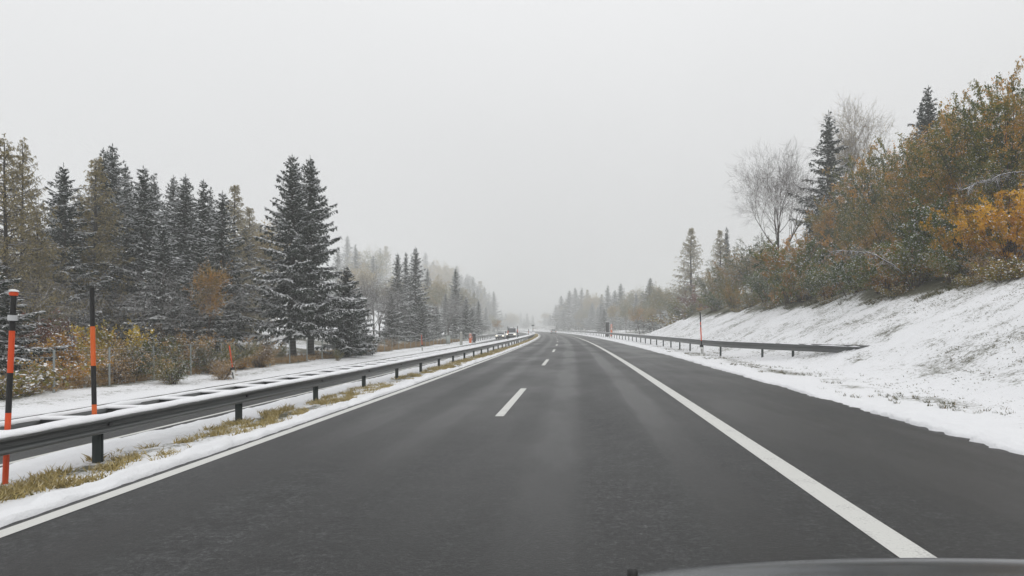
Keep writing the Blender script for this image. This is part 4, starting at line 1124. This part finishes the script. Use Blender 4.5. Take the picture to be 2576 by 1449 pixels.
# ---- bushes of the right bank: (kind, column, top row, distance, label, width factor)
BK_ = 'bushes on the right bank'
BANK = [('scrub', 1702, 772, 108, 'low snowy scrub at the far left tip of the bank', 1.8), ('oliv', 1722, 735, 112, 'olive bush at the far left tip of the bank', 1.),
 ('oliv', 1745, 745, 104, 'low olive bush above the black and red delineator', .9), ('lowgold', 1762, 768, 96, 'small golden bush right behind the tip of the black and red delineator', 1.1),
 ('rust', 1775, 700, 110, 'reddish bush at the left end of the bank', 1.2), ('green', 1800, 715, 86, 'dark green bush low on the snow edge right of the delineator', 1.),
 ('oliv', 1800, 640, 100, 'tall olive bush at the left end of the bank', 1.), ('oliv', 1848, 600, 94, 'tall olive green bush under the half hidden larch', 1.),
 ('oran', 1845, 690, 82, 'yellowish bush behind the dark green bush at the snow edge', .9), ('oliv', 1890, 705, 74, 'snow flecked olive bush on the snow edge left of centre', 1.1),
 ('oliv', 1900, 578, 88, 'tall green brown bush left of the round bare tree', 1.), ('oliv', 1945, 565, 82, 'tall bush hiding the foot of the round bare tree', 1.),
 ('green2', 1935, 650, 72, 'green bush below the round bare tree', 1.), ('oran2', 1960, 700, 66, 'low brownish bush on the snow edge below the round bare tree', .9),
 ('green', 1995, 560, 72, 'green bush with snow below the dark spruce', .9), ('green', 2020, 640, 60, 'arching green bush in the middle of the bank', 1.05),
 ('oran', 2050, 520, 68, 'orange green bush below the dark spruce', 1.), ('green2', 2080, 630, 53, 'dark green bush in the middle of the bank', 1.1),
 ('oran', 2110, 480, 62, 'orange bush below the birch', 1.), ('oran2', 2130, 540, 54, 'brown orange bush in the middle of the bank', 1.),
 ('green', 2150, 615, 47, 'wide green bush with a snowy arching bough', 1.2), ('oran', 2195, 350, 56, 'tall orange and green bush right of the birch', .85),
 ('oran2', 2185, 480, 50, 'orange brown bush between the green ones and the tall orange', 1.), ('green2', 2225, 560, 42, 'green bush on the snow edge right of centre', 1.),
 ('oran', 2262, 312, 52, 'tall orange bush crowned with dark green leaves left of the slim spruce', .8), ('oran2', 2260, 430, 44, 'orange bush below the slim spruce', 1.),
 ('green', 2300, 560, 38, 'dark green bush on the snow edge right of the arching bough', 1.1), ('oran', 2345, 340, 46, 'brown orange bush in front of the slim spruce', .9),
 ('oran2', 2385, 268, 41, 'tall brown orange bush right of the slim spruce', .85), ('green2', 2370, 500, 36, 'dark green bush left of the bright orange bush', 1.),
 ('green', 2400, 590, 32.5, 'low green bush below the bright orange bush', 1.), ('oran', 2445, 210, 38, 'very tall brown orange bush near the right edge', .8),
 ('oran2', 2490, 168, 36, 'very tall orange bush with green top near the right edge', .75), ('oran', 2545, 142, 34.5, 'tallest orange green bush at the right edge', .8),
 ('oran2', 2590, 180, 33, 'tall brown bush cut by the right edge', .85), ('green2', 2440, 420, 35, 'dark green bush above the bright orange bush', 1.1), ('oran2', 2520, 360, 32, 'brown bush behind the bright orange bush', 1.),
 ('brit', 2548, 428, 29.5, 'bright orange bush at the right edge', .9), ('brit', 2450, 472, 31.5, 'smaller bright orange bush left of the one at the right edge', .7),
 ('scrub', 2440, 668, 28.5, 'low brown scrub on the snow below the bright orange bushes', 1.2), ('scrub', 2520, 625, 26.5, 'low yellow green scrub on the snow near the right edge', 1.2), ('scrub', 2575, 610, 25.5, 'dark twiggy scrub on the snow at the right edge', 1.2),
 ('scrub', 2250, 700, 34.6, 'low scrub on the snow edge below the dark green bush', 1.3), ('scrub', 2080, 735, 44.5, 'low snowy scrub on the snow edge right of centre', 1.4), ('scrub', 1940, 748, 60, 'low snowy scrub on the snow edge below the round bare tree', 1.5), ('scrub', 1855, 765, 72, 'low snowy scrub on the snow edge left of centre', 1.5),
 ('brow', 2470, 615, 28.8, 'grey brown twiggy bush under the bright orange bushes', 1.2), ('oran', 2470, 205, 43, 'tall bush behind the very tall ones near the right edge', 1.1), ('oran2', 2415, 262, 46, 'tall brown bush behind the one right of the slim spruce', 1.1),
 ('oran2', 2540, 185, 41, 'brown leaved tall bush behind the tallest bush at the right edge', 1.1), ('oran', 2225, 372, 60, 'tall bush standing behind the tall orange ones left of the slim spruce', 1.1),
 ('oran2', 2120, 455, 66, 'brown bush high on the bank right below the birch', 1.1), ('oran2', 2310, 440, 41, 'orange brown bush in front of the brown orange one', 1.)]
for k, px, py, Y, lab, w in BANK:
    if 'snow edge' in lab or 'on the snow' in lab or 'green' in k and py > 540:
        for _ in range(6): Y = (16.3 + 1.0 * ('scrub' not in k) + float(curve(Y))) * FOC / (px - VX)      # foot at the upper rim of the snow slope
    if py < 490 and k in ('oran', 'oran2'): k = {'oran': 'oranT', 'oran2': 'oranU'}[k]
    if k == 'oliv' and py < 650: k = 'oliT'
    put(k, px, py, Y, lab, BK_, w)

def bough(label, px0, py0, px1, py1, Y, lift, r, seed):
    rng = np.random.default_rng(seed)
    a = np.array([at(px0, Y), Y, top_z(py0, Y)]); b_ = np.array([at(px1, Y - .8), Y - .8, top_z(py1, Y - .8)])
    t = np.linspace(0, 1, 22)[:, None]
    pts = a + (b_ - a) * t; pts[:, 2] += lift * (1 - (2 * t[:, 0] - 1) ** 2) ** .8 * (1.25 - .5 * t[:, 0]); pts += np.cumsum(rng.normal(0, .03, pts.shape), 0)
    rad = np.linspace(r, r * .25, 22)
    o = thing('bent_branch', label, 'branch', tuple(a), 0, 'bent branches over the right bank bushes')
    obj('limb', Geo().tube(pts - a, rad, 7, 0, .3).mesh('limb', BK), o)
    sp_ = pts - a + np.array([0, 0, 1.]) * (rad * .75)[:, None]
    obj('snow_cap', Geo().tube(sp_, rad * .8, 6).mesh('limb_snow', M['cap'], True), o)
    g = Geo(); k = rng.integers(3, 21, 110); q = pts[k] - a
    e = q + unit(rng.normal(0, .7, (110, 3)) + np.array([-.3, 0, -.4])) * rng.uniform(.2, .9, 110)[:, None]
    g.prisms(q, e, .012, .005, 4, 0, .5)
    obj('twigs', g.mesh('limb_twigs', M['twig']), o)
bough('long snow topped bough arching over the wide green bush in the middle of the bank', 2265, 690, 2095, 640, 33.5, .5, .03, 3)
bough('snow topped bough bending left above the bright orange bush', 2576, 436, 2390, 478, 31, .15, .026, 4)

# ------------------------------------------------------------------ grass and weeds
def blades(name, pts, hgt, w, mat, seed, spread=.35, n=10):
    rng = np.random.default_rng(seed)
    P = np.repeat(np.asarray(pts), n, 0); m_ = len(P)
    P = P + np.stack([rng.normal(0, .035, m_), rng.normal(0, .035, m_), np.zeros(m_)], -1)
    d = unit(np.stack([rng.normal(0, spread, m_), rng.normal(0, spread, m_), np.ones(m_)], -1))
    hh = hgt * rng.uniform(.4, 1.15, m_)
    tip = P + d * hh[:, None]; tip[:, :2] += rng.normal(0, .25, (m_, 2)) * hh[:, None]
    s = unit(np.cross(d, rng.normal(0, 1, (m_, 3)))) * (w * rng.uniform(.6, 1.3, m_))[:, None]
    mid = P + d * hh[:, None] * .55
    V = np.stack([P - s, P + s, mid + s * .7, mid - s * .7, tip], 1).reshape(-1, 3)
    i = np.arange(m_) * 5
    g = Geo().add(V, np.stack([i, i + 1, i + 2, i + 3], -1), 0, np.clip(rng.normal(.5, .22, m_), 0, 1))
    g.add(V, np.stack([i + 3, i + 2, i + 4], -1), 0, np.clip(rng.normal(.6, .2, m_), 0, 1))
    return tag(obj(name, g.mesh(name, mat)), kind='stuff')
rg = np.random.default_rng(9)
n = 18000
Yg = 2.5 + 60 * rg.uniform(0, 1, n) ** 1.5
Xg = rg.normal(-5.68, .5, n)
keep = (noise2(Yg * .75, Xg * 1.4, 21) * .55 + noise2(Yg * 2.6, Xg * 4.5, 27) * 1.5 - .25 * ((Xg + 5.65) / .6) ** 2 > .08) & (Xg < -5.14) & (Xg > -6.4)
Xg, Yg = Xg[keep], Yg[keep]
blades('grass', np.stack([Xg + curve(Yg), Yg, ground_z(Xg, Yg) - .015], -1), .13, .0075, M['grass'], 3, .7, 6)
Yg = rg.uniform(60, 220, 2500); Xg = rg.normal(-5.5, .2, 2500)
blades('grass', np.stack([Xg + curve(Yg), Yg, ground_z(Xg, Yg) - .01], -1), .16, .014, M['grass'], 4, .45, 6)
n = 42000
Yg = 10 + 95 * rg.uniform(0, 1, n) ** 1.3; Xg = rg.uniform(8.4, 17.5, n)
keep = noise2(Yg * .5, Xg * .6, 61) * .7 + noise2(Yg * 2.1, Xg * 2.1, 62) * .5 + rg.normal(0, .16, n) > .12
Xg, Yg = Xg[keep], Yg[keep]
blades('weeds', np.stack([Xg + curve(Yg), Yg, ground_z(Xg, Yg) - .02], -1), .055, .009, M['weed'], 5, 1.2, 3)
Yg = rg.uniform(7, 60, 900); Xg = rg.normal(7.6, .7, 900)
keep = (noise2(Yg * .6, Xg * .8, 63) > .1) & (Xg > 6.25)
Xg, Yg = Xg[keep], Yg[keep]
blades('weeds', np.stack([Xg + curve(Yg), Yg, ground_z(Xg, Yg) - .02], -1), .12, .007, M['weed'], 6, .6, 9)
n = 4200
Yg = rg.uniform(15, 120, n); Xg = -17.75 - np.abs(rg.normal(0, 1.5, n))
blades('undergrowth', np.stack([Xg + curve(Yg), Yg, ground_z(Xg, Yg) - .02], -1), .42, .012, M['straw'], 7, .45, 8)
n = 6000
Yg = rg.uniform(24, 110, n); Xg = 16.1 + np.abs(rg.normal(0, 1.7, n)) + noise2(Yg * .35, Yg * 0, 88) * 2.2
keep = noise2(Yg * .5, Xg * .5, 89) > -.05
Xg, Yg = Xg[keep], Yg[keep]
blades('undergrowth', np.stack([Xg + curve(Yg), Yg, ground_z(Xg, Yg) - .02], -1), .22, .012, M['weed'], 8, .9, 6)

# ------------------------------------------------------------------ haze
HAZE = .0019
hm = D.materials.new('mist'); hm.use_nodes = True
nt = hm.node_tree
for n_ in list(nt.nodes): nt.nodes.remove(n_)
out = nt.nodes.new('ShaderNodeOutputMaterial')
pv = nt.nodes.new('ShaderNodeVolumePrincipled')
pv.inputs['Color'].default_value = (.985, 1., .99, 1); pv.inputs['Density'].default_value = HAZE; pv.inputs['Density Attribute'].default_value = ''
pv.inputs['Anisotropy'].default_value = 0.
L(nt, pv.outputs[0], out.inputs['Volume'])
try: hm.cycles.homogeneous_volume = True
except Exception: pass
tag(obj('haze', Geo().box(-560, 330, -40, 1000, -4, 52).mesh('haze', hm)), kind='stuff')

# ------------------------------------------------------------------ sky, sun, camera
w = D.worlds.new('World'); SC.world = w; w.use_nodes = True
nt = w.node_tree
bg = nt.nodes['Background']; bg.inputs['Strength'].default_value = .1
sky = nt.nodes.new('ShaderNodeTexSky'); sky.sky_type = 'NISHITA'; sky.sun_disc = False
SUN_EL, SUN_ROT = 48, 150
sky.sun_elevation = R(SUN_EL); sky.sun_rotation = R(SUN_ROT)
hs = nt.nodes.new('ShaderNodeHueSaturation'); hs.inputs['Saturation'].default_value = .12; hs.inputs['Value'].default_value = 1.
L(nt, sky.outputs[0], hs.inputs['Color'])
tc = nt.nodes.new('ShaderNodeTexCoord'); sx = nt.nodes.new('ShaderNodeSeparateXYZ'); L(nt, tc.outputs['Generated'], sx.inputs[0])
SKY = [(0, 6.4), (.12, 7.2), (.3, 8.6), (.48, 9.8), (1, 12.6)]
rp_ = nt.nodes.new('ShaderNodeFloatCurve'); cv = rp_.mapping.curves[0]
cv.points[0].location = (0, SKY[0][1] / 20); cv.points[1].location = (1, SKY[-1][1] / 20)
for e_, v_ in SKY[1:-1]: cv.points.new(e_, v_ / 20)
rp_.mapping.update()
L(nt, sx.outputs[2], rp_.inputs['Value'])
n_ = noise(nt, 1.6, 3., 'Generated')
val = math_(nt, 'MULTIPLY', math_(nt, 'MULTIPLY', rp_.outputs[0], 20.), maprange(nt, n_, .2, .8, .97, 1.03))
cc = nt.nodes.new('ShaderNodeCombineColor')
for i_, t_ in enumerate((.991, .996, 1.007)): L(nt, math_(nt, 'MULTIPLY', val, t_), cc.inputs[i_])
L(nt, mix(nt, .9, hs.outputs[0], cc.outputs[0]), bg.inputs['Color'])

sl = D.lights.new('sun', 'SUN'); sl.energy = .5; sl.angle = R(40); sl.color = (1, .97, .93)
so = link(D.objects.new('sun', sl))
so.rotation_euler = (R(90 - SUN_EL), 0, R(180 - SUN_ROT))

cam = D.cameras.new('camera'); cam.sensor_width = 36; cam.lens = 36 * FOC / 2576
cam.shift_x = (1288 - VX) / 2576; cam.shift_y = (VY - 724.5) / 2576
cam.clip_end = 3000; cam.clip_start = .05
co = link(D.objects.new('camera', cam)); co.location = (0, 0, CAMZ); co.rotation_euler = (R(90), 0, 0)
SC.camera = co
SC.view_settings.view_transform = 'Standard'; SC.view_settings.look = 'None'; SC.view_settings.gamma = 1; SC.view_settings.exposure = 0
SC.render.engine = 'CYCLES'
SC.cycles.use_denoising = True
SC.cycles.max_bounces = 8; SC.cycles.diffuse_bounces = 3; SC.cycles.volume_bounces = 2
SC.cycles.use_adaptive_sampling = True; SC.cycles.adaptive_threshold = .01
